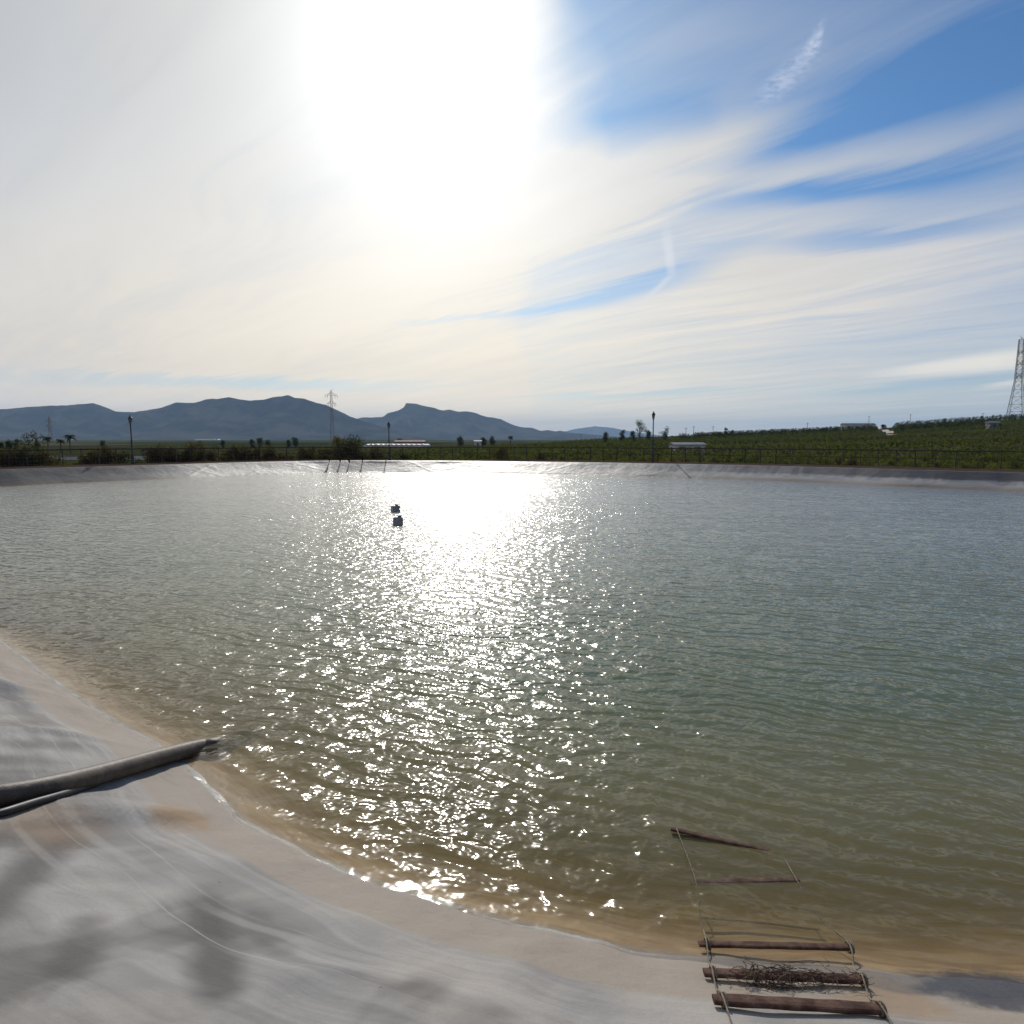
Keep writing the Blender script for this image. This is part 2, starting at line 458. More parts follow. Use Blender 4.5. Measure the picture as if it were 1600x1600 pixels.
# ------------------------------------------------------------------ materials for the setting
def mat_liner():
    m, nb, o = new_mat("pond_liner"); p = nb.n('ShaderNodeBsdfPrincipled')
    d = nb.attr('shore'); arc = nb.attr('arc'); pos = nb.pos()
    px, py, pz = nb.sep(pos)
    wob = nb.mul(nb.sub(nb.noise(pos, 0.8, 2), 0.5), 0.55)
    dw = nb.add(d, wob)
    big = nb.noise(pos, 1.1, 3, 0.5)
    str1 = nb.noise(nb.vec(nb.mul(dw, 5.0), nb.mul(arc, 0.35)), 1.0, 5, 0.6)
    str2 = nb.noise(nb.vec(nb.mul(dw, 15.0), nb.mul(arc, 1.1), 4.0), 1.0, 3, 0.55)
    col = nb.mix(nb.ramp(big, 0.35, 0.68), (0.375, 0.345, 0.31), (0.22, 0.215, 0.21))
    col = nb.mix(nb.ramp(str1, 0.42, 0.68, 0, 0.65), col, (0.38, 0.365, 0.345))
    col = nb.mix(nb.ramp(str2, 0.50, 0.75, 0, 0.3), col, (0.14, 0.138, 0.135))
    # buff silt band just above the water
    band = nb.mul(nb.ramp(nb.add(d, nb.mul(wob, 0.35)), 0.42, 0.50, 1, 0), 0.85)
    col = nb.mix(band, col, (0.31, 0.26, 0.21))
    # dark smears running down the bank
    sm = nb.noise(nb.vec(nb.mul(arc, 2.0), nb.mul(d, 0.40), 2.0), 1.0, 3, 0.5, 0.4)
    smm = nb.mul(nb.ramp(sm, 0.46, 0.62), nb.ramp(dw, 0.55, 1.1))
    col = nb.mix(nb.mul(smm, 0.62), col, (0.045, 0.042, 0.042))
    sm2 = nb.noise(nb.vec(nb.mul(px, 1.3), nb.mul(py, 1.9), 9.0), 1.0, 4, 0.55, 0.5)
    col = nb.mix(nb.mul(nb.ramp(sm2, 0.48, 0.66), nb.ramp(dw, 0.35, 0.8, 0, 0.32)), col, (0.09, 0.088, 0.088))
    sx1 = None
    for (p0, p1, rad, k) in SMEARS:
        ax, ay = p0[:2]; ex, ey = p1[0] - ax, p1[1] - ay; l2 = ex * ex + ey * ey
        qx = nb.sub(px, ax); qy = nb.sub(py, ay)
        t = nb.m('MULTIPLY', nb.add(nb.mul(qx, ex), nb.mul(qy, ey)), 1 / l2, clamp=True)
        q = nb.vm('LENGTH', nb.vec(nb.sub(qx, nb.mul(t, ex)), nb.sub(qy, nb.mul(t, ey)), 0.0), out=1)
        q = nb.add(q, nb.mul(nb.sub(nb.noise(pos, 2.4, 3, 0.55), 0.5), 0.15))
        f_ = nb.ramp(q, rad * 0.1, rad, k, 0)
        sx1 = f_ if sx1 is None else nb.mx(sx1, f_)
    col = nb.mix(sx1, col, (0.060, 0.056, 0.056))
    # thin pale scratches and old water lines
    def line(c, w, k, col, wv=0.3, sd=0.0):
        n_ = nb.noise(nb.vec(nb.mul(px, 0.6), nb.mul(py, 0.6), sd), 1.0, 3, 0.45)
        q = nb.m('ABSOLUTE', nb.sub(nb.add(d, nb.mul(nb.sub(n_, 0.5), wv)), c))
        br = nb.ramp(nb.noise(nb.vec(nb.mul(arc, 0.9), 0.0, sd + 5), 1.0, 3), 0.38, 0.58)
        return nb.mix(nb.mul(nb.mul(nb.ramp(q, w * 0.3, w, 1, 0), br), k), col, (0.40, 0.385, 0.365))
    for c, w, k, wv, sd in ((0.62, 0.030, 0.30, 0.3, 1), (0.80, 0.008, 0.45, 0.35, 2), (0.92, 0.05, 0.35, 0.4, 3), (1.22, 0.04, 0.35, 0.5, 4), (1.05, 0.006, 0.5, 0.45, 6), (0.5, 0.02, 0.35, 0.2, 7)):
        col = line(c, w, k, col, wv, sd)
    # rust coloured stains beside the pipe and near the ladder
    for (sx, sy, rad, k) in ((*at_z(300, 1285, 0.12)[:2], 0.30, 0.75), (*at_z(60, 1345, 0.3)[:2], 0.38, 0.45), (*at_z(1400, 1570, 0.05)[:2], 0.30, 0.45), (*at_z(1160, 1560, 0.05)[:2], 0.12, 0.25)):
        dd = nb.vm('DISTANCE', nb.vec(px, py, 0.0), (sx, sy, 0), out=1)
        dd = nb.add(dd, nb.mul(nb.sub(nb.noise(pos, 3.5, 4, 0.6), 0.5), 0.55))
        col = nb.mix(nb.mul(nb.ramp(dd, rad * 0.2, rad, 1, 0), k), col, (0.28, 0.17, 0.08))
    # far banks: darker upper half, stronger to the right; warm scum at the water
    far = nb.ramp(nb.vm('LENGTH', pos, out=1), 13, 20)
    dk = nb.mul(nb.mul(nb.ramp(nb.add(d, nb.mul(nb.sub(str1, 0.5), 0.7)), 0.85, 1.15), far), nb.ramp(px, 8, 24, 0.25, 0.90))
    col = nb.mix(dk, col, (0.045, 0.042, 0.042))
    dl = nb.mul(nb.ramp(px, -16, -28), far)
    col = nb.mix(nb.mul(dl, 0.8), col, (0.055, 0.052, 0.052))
    sc = nb.mul(nb.ramp(nb.add(d, nb.mul(wob, 0.3)), 0.10, 0.42, 1, 0), far)
    col = nb.mix(nb.mul(sc, 0.7), col, (0.20, 0.16, 0.11))
    # silt on the part under water
    und = nb.ramp(d, 0.02, -0.10)
    silt = nb.mix(nb.ramp(nb.noise(nb.vec(nb.mul(dw, 9.0), nb.mul(arc, 1.6)), 1.0, 4, 0.6), 0.35, 0.65), (0.30, 0.20, 0.105), (0.46, 0.335, 0.20))
    col = nb.mix(und, col, silt)
    # wet rim: soaked and dark to the right of the pipe mouth, wider by the ladder
    wide = nb.ramp(px, 0.6, 1.6, 0.05, 0.21)
    wet = nb.ramp(nb.add(d, nb.mul(nb.sub(nb.noise(pos, 2.6, 3), 0.5), 0.10)), nb.mul(wide, 0.85), wide, 1, 0)
    wet = nb.mul(nb.mul(wet, nb.sub(1.0, far)), nb.ramp(d, -0.03, 0.01))
    col = nb.mix(nb.mul(wet, nb.ramp(px, 0.2, 1.0, 0.12, 0.55)), col, (0.10, 0.095, 0.09))
    # dark blue-grey algae blot at the right end
    bx, by = at_z(1545, 1548, 0.02)[:2]
    dd = nb.vm('DISTANCE', nb.vec(nb.mul(px, 0.55), py, 0.0), (bx * 0.55, by, 0), out=1)
    dd = nb.add(dd, nb.mul(nb.sub(nb.noise(pos, 6.0, 5, 0.65), 0.5), 0.32))
    col = nb.mix(nb.ramp(dd, 0.12, 0.24, 0.85, 0), col, (0.045, 0.05, 0.065))
    rim = nb.ramp(nb.m('ABSOLUTE', nb.sub(nb.add(d, nb.mul(nb.sub(nb.noise(pos, 9, 3), 0.5), 0.05)), 0.012)), 0.008, 0.035, 1, 0)
    rim = nb.mul(nb.mul(rim, nb.ramp(px, 0.2, 1.2, 0.8, 0.0)), nb.ramp(nb.noise(pos, 3.5, 4, 0.6), 0.35, 0.6, 0.15, 1.0))
    col = nb.mix(nb.mul(rim, nb.sub(1.0, far)), col, (0.42, 0.42, 0.39))
    speck = nb.ramp(nb.noise(pos, 30, 1, 0.5), 0.80, 0.84)
    col = nb.mix(nb.mul(speck, 0.7), col, (0.06, 0.05, 0.045))
    fine = nb.noise(pos, 90, 3, 0.6)
    col = nb.mix(nb.ramp(fine, 0.3, 0.7, 0.0, 0.16), col, (0.16, 0.155, 0.15))
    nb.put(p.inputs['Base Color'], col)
    rg = nb.ramp(wet, 0, 1, 0.62, 0.25)
    rg = nb.mix(far, nb.vec(rg, rg, rg), (0.46, 0.46, 0.46))
    nb.put(p.inputs['Roughness'], nb.sep(rg)[0])
    nb.put(p.inputs['Specular IOR Level'], nb.ramp(nb.mul(far, nb.mul(nb.sub(1.0, dl), nb.sub(1.0, nb.mul(dk, 0.97)))), 0, 1, 0.06, 0.42, smooth=False))
    bn = nb.n('ShaderNodeBump'); bn.inputs['Distance'].default_value = 1.0
    h = nb.add(nb.mul(str2, 0.004), nb.mul(nb.noise(pos, 14, 4, 0.6), 0.005))
    h = nb.add(h, nb.mul(nb.noise(pos, 3.0, 3, 0.5), 0.02))
    nb.link(h, bn.inputs['Height']); nb.link(bn.outputs[0], p.inputs['Normal'])
    nb.link(p.outputs[0], o.inputs[0])
    return m


WA = (0.062, 0.052, 0.022, 0.0042)
FB = 0.35
def mat_water():
    m, nb, o = new_mat("pond_water")
    dep = nb.attr('depth'); pos = nb.pos(); px, py, pz = nb.sep(pos)
    th = R(-24)
    u = nb.add(nb.mul(px, math.cos(th)), nb.mul(py, math.sin(th)))       # along the crests
    v = nb.sub(nb.mul(py, math.cos(th)), nb.mul(px, math.sin(th)))
    w1 = nb.noise(nb.vec(nb.mul(px, 0.8), nb.mul(py, 0.8)), 1.0, 2)
    v = nb.add(v, nb.mul(nb.sub(w1, 0.5), 0.5))
    # the wave height is sampled at three points a fixed 5 mm apart, so ripples keep their steepness far away
    amp = nb.mul(nb.ramp(nb.noise(nb.vec(nb.mul(px, 0.12), nb.mul(py, 0.2), 3), 1.0, 3), 0.3, 0.7, 0.8, 1.15), nb.ramp(dep, 0.0, 0.14, 0.35, 1.0))
    EPS = 0.006
    def height(u_, v_):
        def W(ku, kv, z, a_, det=1.0):
            return nb.mul(nb.noise(nb.vec(nb.mul(u_, ku), nb.mul(v_, kv), z), 1.0, det, 0.5), a_)
        h = W(1.0, 2.2, 0.0, WA[0])
        h = nb.add(h, W(3.8, 5.4, 5.0, WA[1]))
        h = nb.add(h, W(10.0, 11.5, 9.0, WA[2]))
        ph = nb.noise(nb.vec(nb.mul(u_, 0.55), nb.mul(v_, 0.9), 21.0), 1.0, 1.0)
        tr = nb.m('SINE', nb.mul(nb.add(nb.mul(v_, 4.0), nb.mul(ph, 3.2)), 2 * PI))
        h = nb.add(h, nb.mul(tr, 0.0074))
        return nb.add(h, W(26.0, 30.0, 12.0, WA[3], 0.0))
    h0 = height(u, v); hu = height(nb.add(u, EPS), v); hv = height(u, nb.add(v, EPS))
    su = nb.mul(nb.mul(nb.sub(h0, hu), 1 / EPS), amp); sv = nb.mul(nb.mul(nb.sub(h0, hv), 1 / EPS), amp)
    nx = nb.sub(nb.mul(su, math.cos(th)), nb.mul(sv, math.sin(th))); ny = nb.add(nb.mul(su, math.sin(th)), nb.mul(sv, math.cos(th)))
    wn = nb.vm('NORMALIZE', nb.vec(nx, ny, 1.0))
    inc = nb.n('ShaderNodeNewGeometry').outputs['Incoming']
    cs = nb.m('ABSOLUTE', nb.vm('DOT_PRODUCT', inc, nb.vm('NORMALIZE', nb.vec(nb.mul(nx, FB), nb.mul(ny, FB), 1.0)), out=1))
    frs = nb.add(0.02, nb.mul(nb.m('POWER', nb.m('SUBTRACT', 1.0, cs, clamp=True), 5.0), 0.98))
    gl = nb.n('ShaderNodeBsdfGlossy', distribution='GGX'); gl.inputs['Roughness'].default_value = 0.085; gl.inputs['Color'].default_value = (1, 1, 1, 1)
    nb.link(wn, gl.inputs['Normal'])
    g2_ = nb.n('ShaderNodeBsdfGlossy', distribution='GGX'); g2_.inputs['Roughness'].default_value = 0.20; g2_.inputs['Color'].default_value = (1, 1, 1, 1)
    nb.link(wn, g2_.inputs['Normal'])
    gm = nb.n('ShaderNodeMixShader'); gm.inputs[0].default_value = 0.28; nb.link(gl.outputs[0], gm.inputs[1]); nb.link(g2_.outputs[0], gm.inputs[2])
    rf = nb.n('ShaderNodeBsdfRefraction'); rf.inputs['IOR'].default_value = 1.333; rf.inputs['Roughness'].default_value = 0.0
    nb.link(wn, rf.inputs['Normal'])
    nb.put(rf.inputs['Color'], nb.mix(nb.ramp(dep, 0.0, 0.5), (0.97, 0.95, 0.9), (0.72, 0.68, 0.42)))
    tp = nb.n('ShaderNodeBsdfTransparent'); nb.put(tp.inputs['Color'], nb.mix(nb.ramp(dep, 0.0, 0.5), (0.97, 0.95, 0.9), (0.72, 0.68, 0.42)))
    thru = nb.n('ShaderNodeMixShader'); thru.inputs[0].default_value = 0.88; nb.link(rf.outputs[0], thru.inputs[1]); nb.link(tp.outputs[0], thru.inputs[2])
    df = nb.n('ShaderNodeBsdfDiffuse')
    mc = nb.mix(nb.ramp(dep, 0.05, 1.5), (0.235, 0.20, 0.095), (0.102, 0.120, 0.060))
    nb.put(df.inputs['Color'], mc)
    murk = nb.sub(1.0, nb.m('POWER', math.e, nb.mul(dep, -1.9)))
    ms = nb.n('ShaderNodeMixShader'); nb.link(murk, ms.inputs[0]); nb.link(thru.outputs[0], ms.inputs[1]); nb.link(df.outputs[0], ms.inputs[2])
    m2 = nb.n('ShaderNodeMixShader'); nb.link(frs, m2.inputs[0]); nb.link(ms.outputs[0], m2.inputs[1]); nb.link(gm.outputs[0], m2.inputs[2])
    nb.link(m2.outputs[0], o.inputs[0])
    return m


def mat_ground():
    m, nb, o = new_mat("ground"); p = nb.n('ShaderNodeBsdfPrincipled')
    pos = nb.pos(); d = nb.attr('shore'); px, py, pz = nb.sep(pos)
    g = nb.mix(nb.ramp(nb.noise(pos, 0.03, 5, 0.6), 0.38, 0.62), (0.028, 0.040, 0.012), (0.050, 0.048, 0.020))
    g = nb.mix(nb.ramp(nb.noise(pos, 0.25, 4, 0.6), 0.45, 0.7, 0, 0.6), g, (0.065, 0.045, 0.028))
    # parcels of fields on the far plain
    vo = nb.n('ShaderNodeTexVoronoi', distance='CHEBYCHEV'); vo.inputs['Scale'].default_value = 0.006; vo.inputs['Randomness'].default_value = 0.8
    nb.link(pos, vo.inputs['Vector'])
    vx, vy, vz = nb.sep(vo.outputs['Color'])
    fld = nb.mix(nb.ramp(vx, 0.3, 0.7), (0.025, 0.038, 0.014), (0.055, 0.065, 0.026))
    fld = nb.mix(nb.ramp(vy, 0.72, 0.76), fld, (0.10, 0.08, 0.055))
    g = nb.mix(nb.ramp(nb.vm('LENGTH', pos, out=1), 350, 700), g, fld)
    road = nb.mix(nb.ramp(nb.noise(pos, 2.0, 4, 0.6), 0.35, 0.65), (0.10, 0.066, 0.05), (0.06, 0.042, 0.034))
    g = nb.mix(nb.ramp(nb.add(d, nb.mul(nb.sub(nb.noise(pos, 0.8, 3), 0.5), 1.2)), 6.6, 7.6, 1, 0), g, road)
    nb.put(p.inputs['Base Color'], g); p.inputs['Roughness'].default_value = 0.95; p.inputs['Specular IOR Level'].default_value = 0.0
    bn = nb.n('ShaderNodeBump'); bn.inputs['Distance'].default_value = 0.04
    nb.link(nb.noise(pos, 6, 4, 0.6), bn.inputs['Height']); nb.link(bn.outputs[0], p.inputs['Normal'])
    nb.link(p.outputs[0], o.inputs[0]); return m


def mat_leaf(name, c1, c2, c3=None, tr=0.45):
    m, nb, o = new_mat(name)
    pos = nb.pos(); r_ = nb.n('ShaderNodeObjectInfo').outputs['Random']
    col = nb.mix(nb.ramp(nb.noise(pos, 2.2, 3, 0.6), 0.35, 0.65), c1, c2)
    if c3 is not None:    # parcels of different age and kind
        qx, qy, qz = nb.sep(pos)
        pn = nb.noise(nb.vec(nb.mul(qx, 0.010), nb.mul(qy, 0.045), 2.0), 1.0, 2, 0.5)
        col = nb.mix(nb.ramp(pn, 0.50, 0.62, 0, 0.55), col, (0.022, 0.030, 0.012)); col = nb.mix(nb.ramp(pn, 0.46, 0.36, 0, 0.5), col, (0.105, 0.105, 0.022))
    if c3 is not None: col = nb.mix(nb.mul(nb.ramp(r_, 0.45, 0.95), 0.7), col, c3)
    df = nb.n('ShaderNodeBsdfPrincipled'); nb.put(df.inputs['Base Color'], col); df.inputs['Roughness'].default_value = 0.9
    df.inputs['Specular IOR Level'].default_value = 0.08
    tl = nb.n('ShaderNodeBsdfTranslucent'); nb.put(tl.inputs['Color'], nb.mix(0.5, col, (0.12, 0.16, 0.02)))
    ms = nb.n('ShaderNodeMixShader'); ms.inputs[0].default_value = tr
    nb.link(df.outputs[0], ms.inputs[1]); nb.link(tl.outputs[0], ms.inputs[2]); nb.link(ms.outputs[0], o.inputs[0])
    return m


def mat_mountain():
    m, nb, o = new_mat("mountain_scrub"); p = nb.n('ShaderNodeBsdfPrincipled')
    pos = nb.pos(); nz = nb.sep(nb.n('ShaderNodeNewGeometry').outputs['Normal'])[2]
    g = nb.mix(nb.ramp(nb.noise(pos, 0.0035, 7, 0.68), 0.40, 0.62), (0.010, 0.016, 0.012), (0.080, 0.070, 0.050))  # scrub patches; contrast raised in colour to stand in for weak relief shading
    g = nb.mix(nb.ramp(nz, 0.86, 0.66, 0, 0.6), g, (0.10, 0.085, 0.07))
    nb.put(p.inputs['Base Color'], g); p.inputs['Roughness'].default_value = 1.0; p.inputs['Specular IOR Level'].default_value = 0.0
    nb.link(p.outputs[0], o.inputs[0]); return m


SMEARS = [(at_z(*a_, 0.35), at_z(*c_, 0.35), r_, k_) for a_, c_, r_, k_ in (
    ((325, 1410), (350, 1640), 0.14, 0.80), ((-40, 1560), (95, 1350), 0.17, 0.75), ((140, 1500), (120, 1640), 0.12, 0.55),
    ((0, 1060), (60, 1110), 0.20, 0.5), ((40, 1180), (120, 1150), 0.20, 0.5),
    ((0, 1300), (150, 1290), 0.12, 0.35), ((400, 1420), (440, 1500), 0.10, 0.35), ((560, 1560), (760, 1600), 0.12, 0.3))]
M_liner = mat_liner(); M_water = mat_water(); M_ground = mat_ground(); M_mount = mat_mountain()

# ------------------------------------------------------------------ basin liner, water, ground
def ring_grid(offs, dens):
    """rows follow the shoreline, pushed out along rays from the pond's centre"""
    P = np.array([(p.x, p.y) for p in catmull(ctrl, dens)])
    D = P - CEN; D /= np.linalg.norm(D, axis=1)[:, None]
    V = P[None] + D[None] * np.asarray(offs)[:, None, None]
    n = len(P); k = len(offs)
    i, j = np.meshgrid(np.arange(k - 1), np.arange(n), indexing='ij'); j2 = (j + 1) % n
    Fc = np.stack([i * n + j, (i + 1) * n + j, (i + 1) * n + j2, i * n + j2], -1).reshape(-1, 4)
    return V.reshape(-1, 2), Fc, n, k

offs = np.concatenate([np.arange(-9, -3, 0.4), np.arange(-3, -0.4, 0.1), np.arange(-0.4, 2.9, 0.035), np.arange(2.9, 3.9, 0.1)])
V, Fc, n, k = ring_grid(offs, lambda m_, L: max(2, int(L / (0.035 if m_.length < 9 else 0.15 if m_.y > 12 and abs(m_.x) < 34 else 0.4))))
d, arc = sdist(V[:, 0], V[:, 1], True)
z = liner_z(V[:, 0], V[:, 1], d, arc)
keep = (d[Fc].max(1) < 2.45)
used = np.unique(Fc[keep]); remap = -np.ones(len(V), int); remap[used] = np.arange(len(used))
Fk = remap[Fc[keep]]
liner = mesh_obj('pond_liner', np.column_stack([V, z])[used], Fk, M_liner, smooth=True)
fattr(liner, 'shore', d[used]); fattr(liner, 'arc', arc[used])
tag(liner, kind='structure')

offs = np.concatenate([-np.geomspace(0.25, 15, 22)[::-1], np.arange(-0.2, 0.85, 0.1)])
V, Fc, n, k = ring_grid(offs, lambda m_, L: max(2, int(L / (0.12 if m_.length < 9 else 0.8))))
Vl = V.reshape(k, n, 2)
Vv = np.concatenate([V, CEN[None]]); Fl = Fc.tolist() + [(len(V), j, (j + 1) % n) for j in range(n)]
d = sdist(Vv[:, 0], Vv[:, 1])
water = mesh_obj('water', np.column_stack([Vv, np.zeros(len(Vv))]), Fl, M_water, smooth=True)
fattr(water, 'depth', np.maximum(-d * 0.4, 0)); tag(water, kind='structure')

offs = np.concatenate([[-14, -9, -6, -3, -1], np.arange(0, 16, 0.3), np.arange(16, 60, 2.5), np.geomspace(60, 520, 60), np.geomspace(560, 14000, 26)])
V, Fc, n, k = ring_grid(offs, lambda m_, L: max(2, int(L / (0.5 if m_.length < 9 else 0.9))))
d = sdist(V[:, 0], V[:, 1])
Vv = np.concatenate([V, CEN[None]]); Fl = Fc.tolist() + [(len(V), j, (j + 1) % n) for j in range(n)]
z = ground_z(V[:, 0], V[:, 1], d)
ground = mesh_obj('ground', np.column_stack([Vv, np.append(z, -3.4)]), Fl, M_ground, smooth=True)
fattr(ground, 'shore', np.append(d, -20)); tag(ground, kind='structure')


def gz_at(x, y):
    d = sdist([x], [y]); return float(ground_z(np.array([x]), np.array([y]), d)[0])
def lz_at(x, y):
    d, a = sdist([x], [y], True); return float(liner_z(np.array([x]), np.array([y]), d, a)[0])


def on_bank(px, py, lift=0.0):
    dr = ray(px, py); t = 1.5
    for _ in range(4000):
        p = CAM + dr * t
        if p.z < lz_at(p.x, p.y) + lift: break
        t += 0.01
    return p


# ------------------------------------------------------------------ mountains
def ridge(name, prof, Yr, depth, label, seed, wob=0.10):
    pts = [at_y(px, py, Yr) for px, py in prof]
    X = np.linspace(pts[0].x, pts[-1].x, 420)
    H = np.interp(X, [p.x for p in pts], [p.z for p in pts])
    H = H + (fbm(X, 0 * X, 0.012, 4, seed) - 0.5) * 16 * np.clip((H - 20) / 120, 0, 1)
    T = np.linspace(0, 1, 90)
    A, Bq = np.meshgrid(X, T, indexing='ij')
    # spurs: the crest line snakes back and forth, ribs run down from it
    n1 = fbm(A, Bq * 900, 0.0016, 4, seed); n2 = fbm(A * 1.0, Bq * 1500, 0.005, 4, seed + 3)
    cross = np.where(Bq < 0.62, (Bq / 0.62) ** 1.25, 1 - ((Bq - 0.62) / 0.38) ** 1.2)
    rib = 1 - np.abs(2 * fbm(A + Bq * 350, Bq * 260, 0.0032, 4, seed + 7) - 1)
    side = 1 - (np.abs(cross - 0.0)) ** 3
    base = -2.0
    h = base + (H[:, None] - base) * cross * (1 - 0.60 * (1 - rib) * 2 * (1 - cross ** 2.5)) + (n2 - 0.5) * 26 * cross * (1 - cross ** 4)
    Yv = Yr - depth * 0.62 + Bq * depth + (n1 - 0.5) * depth * 0.15 * (1 - cross)
    crest = cross > 0.999
    Xv = A
    V = np.stack([Xv, Yv, h], -1).reshape(-1, 3)
    na, nbb = A.shape
    i, j = np.meshgrid(np.arange(na - 1), np.arange(nbb - 1), indexing='ij')
    Fq = np.stack([i * nbb + j, (i + 1) * nbb + j, (i + 1) * nbb + j + 1, i * nbb + j + 1], -1).reshape(-1, 4)
    o = mesh_obj(name, V, Fq, M_mount, smooth=True)
    tag(o, kind='structure'); return o


prof_left = [(-420, 668), (-250, 640), (-120, 645), (0, 639), (30, 637), (70, 634), (105, 633), (145, 629), (160, 634), (180, 643), (205, 644), (228, 642), (250, 637),
             (275, 629), (305, 629), (322, 624), (342, 623), (358, 620), (375, 624), (390, 625), (412, 624), (425, 620), (440, 619), (450, 617), (462, 621), (475, 622),
             (492, 628), (510, 632), (528, 641), (548, 651), (560, 655), (600, 668), (660, 680), (740, 692)]
prof_mid = [(420, 690), (500, 668), (545, 655), (575, 652), (598, 652), (606, 646), (624, 640), (631, 636), (635, 629.5), (650, 631), (662, 634), (680, 637),
            (693, 641), (703, 640), (716, 643), (730, 643), (745, 646), (760, 651), (782, 654), (795, 661), (812, 667), (830, 668), (845, 673), (856, 672), (868, 674), (876, 672.5),
            (890, 676), (915, 678), (960, 682), (1040, 690)]
prof_far = [(820, 690), (870, 677), (900, 670), (930, 666), (955, 668), (975, 672), (1000, 676), (1060, 684), (1120, 690)]
ridge('mountain_ridge', prof_left, 5200, 1900, '', 11)
ridge('mountain_ridge', prof_mid, 6800, 1900, '', 31)
ridge('mountain_ridge', prof_far, 15000, 3200, '', 51)

# ------------------------------------------------------------------ foliage
def leaf_cloud(blobs, n, size, seed, squash=1.0):
    """n small leaf faces scattered through several uneven blobs (cx,cy,cz,r)"""
    g = np.random.default_rng(seed)
    bl = np.array(blobs, float); w = bl[:, 3] ** 2; idx = g.choice(len(bl), n, p=w / w.sum())
    dr = g.normal(size=(n, 3)); dr /= np.linalg.norm(dr, axis=1)[:, None]
    rad = g.random(n) ** 0.45
    c = bl[idx, :3] + dr * (bl[idx, 3] * rad)[:, None] * np.array([1, 1, squash])
    a = g.normal(size=(n, 3)); a /= np.linalg.norm(a, axis=1)[:, None]
    q = np.cross(a, g.normal(size=(n, 3))); q /= np.linalg.norm(q, axis=1)[:, None]
    s = size * g.uniform(0.6, 1.4, n)[:, None]
    v = np.stack([c - a * s, c + q * s * 0.55, c + a * s, c - q * s * 0.55], 1).reshape(-1, 3)
    f = np.arange(4 * n).reshape(-1, 4)
    return v, f


def blobs_round(seed, r=1.0, n=14, zc=1.3, flat=0.85):
    g = random.Random(seed); bl = []
    for _ in range(n):
        a = g.uniform(0, 2 * PI); rr = r * g.uniform(0.15, 0.72); h = g.uniform(-0.7, 0.8)
        bl.append((math.cos(a) * rr * math.sqrt(max(0.1, 1 - h * h * 0.6)), math.sin(a) * rr, zc + h * r * flat, r * g.uniform(0.26, 0.46)))
    return bl


M_citrus = mat_leaf('citrus_leaf', (0.045, 0.050, 0.010), (0.092, 0.092, 0.018), (0.14, 0.125, 0.025), tr=0.42)
M_dark = mat_leaf('dark_leaf', (0.016, 0.026, 0.010), (0.035, 0.048, 0.018), tr=0.2)
M_palm = mat_leaf('palm_leaf', (0.02, 0.03, 0.012), (0.04, 0.05, 0.02), tr=0.2)
M_brown = mat_leaf('dry_leaf', (0.075, 0.042, 0.022), (0.13, 0.085, 0.035), tr=0.35)
M_scrub = mat_leaf('scrub_leaf', (0.030, 0.035, 0.016), (0.06, 0.05, 0.028), tr=0.25)
M_bark = simple('bark', (0.06, 0.045, 0.035), (0.11, 0.09, 0.07), 6, 0.9)

# citrus prototypes
protos = []
for s in range(5):
    v, f = leaf_cloud(blobs_round(100 + s, 1.35, 16, 1.45, 0.72), 1150, 0.105, 200 + s)
    cr = bpy.data.meshes.new('crown'); cr.from_pydata(v.tolist(), [], f.tolist()); cr.materials.append(M_citrus)
    mb = MB(); mb.tube([(0, 0, -0.1), (0.03, 0.02, 0.5), (0.0, 0.05, 1.0)], [0.11, 0.09, 0.07], 7)
    for a in (0.3, 2.2, 4.1): mb.tube([(0, 0.03, 0.7), (0.35 * math.cos(a), 0.35 * math.sin(a), 1.15), (0.7 * math.cos(a), 0.7 * math.sin(a), 1.6)], [0.06, 0.045, 0.02], 5)
    tm = bpy.data.meshes.new('trunk'); tm.from_pydata([tuple(q) for q in mb.v], [], mb.f); tm.materials.append(M_bark)
    protos.append((cr, tm))

# orchard rows
cand = []
g = random.Random(5)
Y = 58.0
while Y < 520:
    step = 5.2 if Y < 130 else 6.5
    x = -0.80 * Y + g.uniform(0, 3)
    while x < 0.84 * Y:
        pxv = 800 + F * x / (Y + 0.10 * x)
        p_keep = 0.97 if pxv > 640 else 0.72
        if 1366 < pxv < 1396 and Y > 205: p_keep = 0
        if Y > np.interp(pxv, [0, 350, 560, 640, 800, 1000], [84, 96, 125, 230, 330, 520]): p_keep = 0
        if g.random() < p_keep: cand.append((x + g.uniform(-.3, .3), Y + g.uniform(-.35, .35) + 0.10 * x))
        x += 2.6 + Y * 0.003
    Y += step
cand = np.array(cand); dd = sdist(cand[:, 0], cand[:, 1])
cand = cand[(dd > 13.5) & (cand[:, 1] > 50)]; dd = sdist(cand[:, 0], cand[:, 1]); zz_ = ground_z(cand[:, 0], cand[:, 1], dd)
order = np.argsort(np.hypot(cand[:, 0], cand[:, 1])); inview = np.abs(cand[:, 0] / cand[:, 1]) < 0.77
near_i = [i for i in order if inview[i]][:285]; near_set = set(near_i)
g = random.Random(9)
for i in near_i:
    cr, tm = protos[g.randrange(5)]
    sc = g.uniform(0.86, 1.12) * np.interp(cand[i, 1], [70, 150], [1.0, 0.66]) * (1.0 if cand[i, 0] > -10 else 0.75)
    t = empty('citrus_tree', (cand[i, 0], cand[i, 1], zz_[i] - 0.03), g.uniform(0, 6.28), sc)
    t.scale = (sc * g.uniform(0.9, 1.15), sc * g.uniform(0.9, 1.15), sc * g.uniform(0.85, 1.1))
    tag(t, 'rounded green citrus tree in the orchard rows behind the fence', 'tree', 'citrus trees in the orchard behind the fence')
    for me in (cr, tm):
        o = bpy.data.objects.new(me.name.split('.')[0], me); C.objects.link(o); o.parent = t
rest = [i for i in range(len(cand)) if i not in near_set]
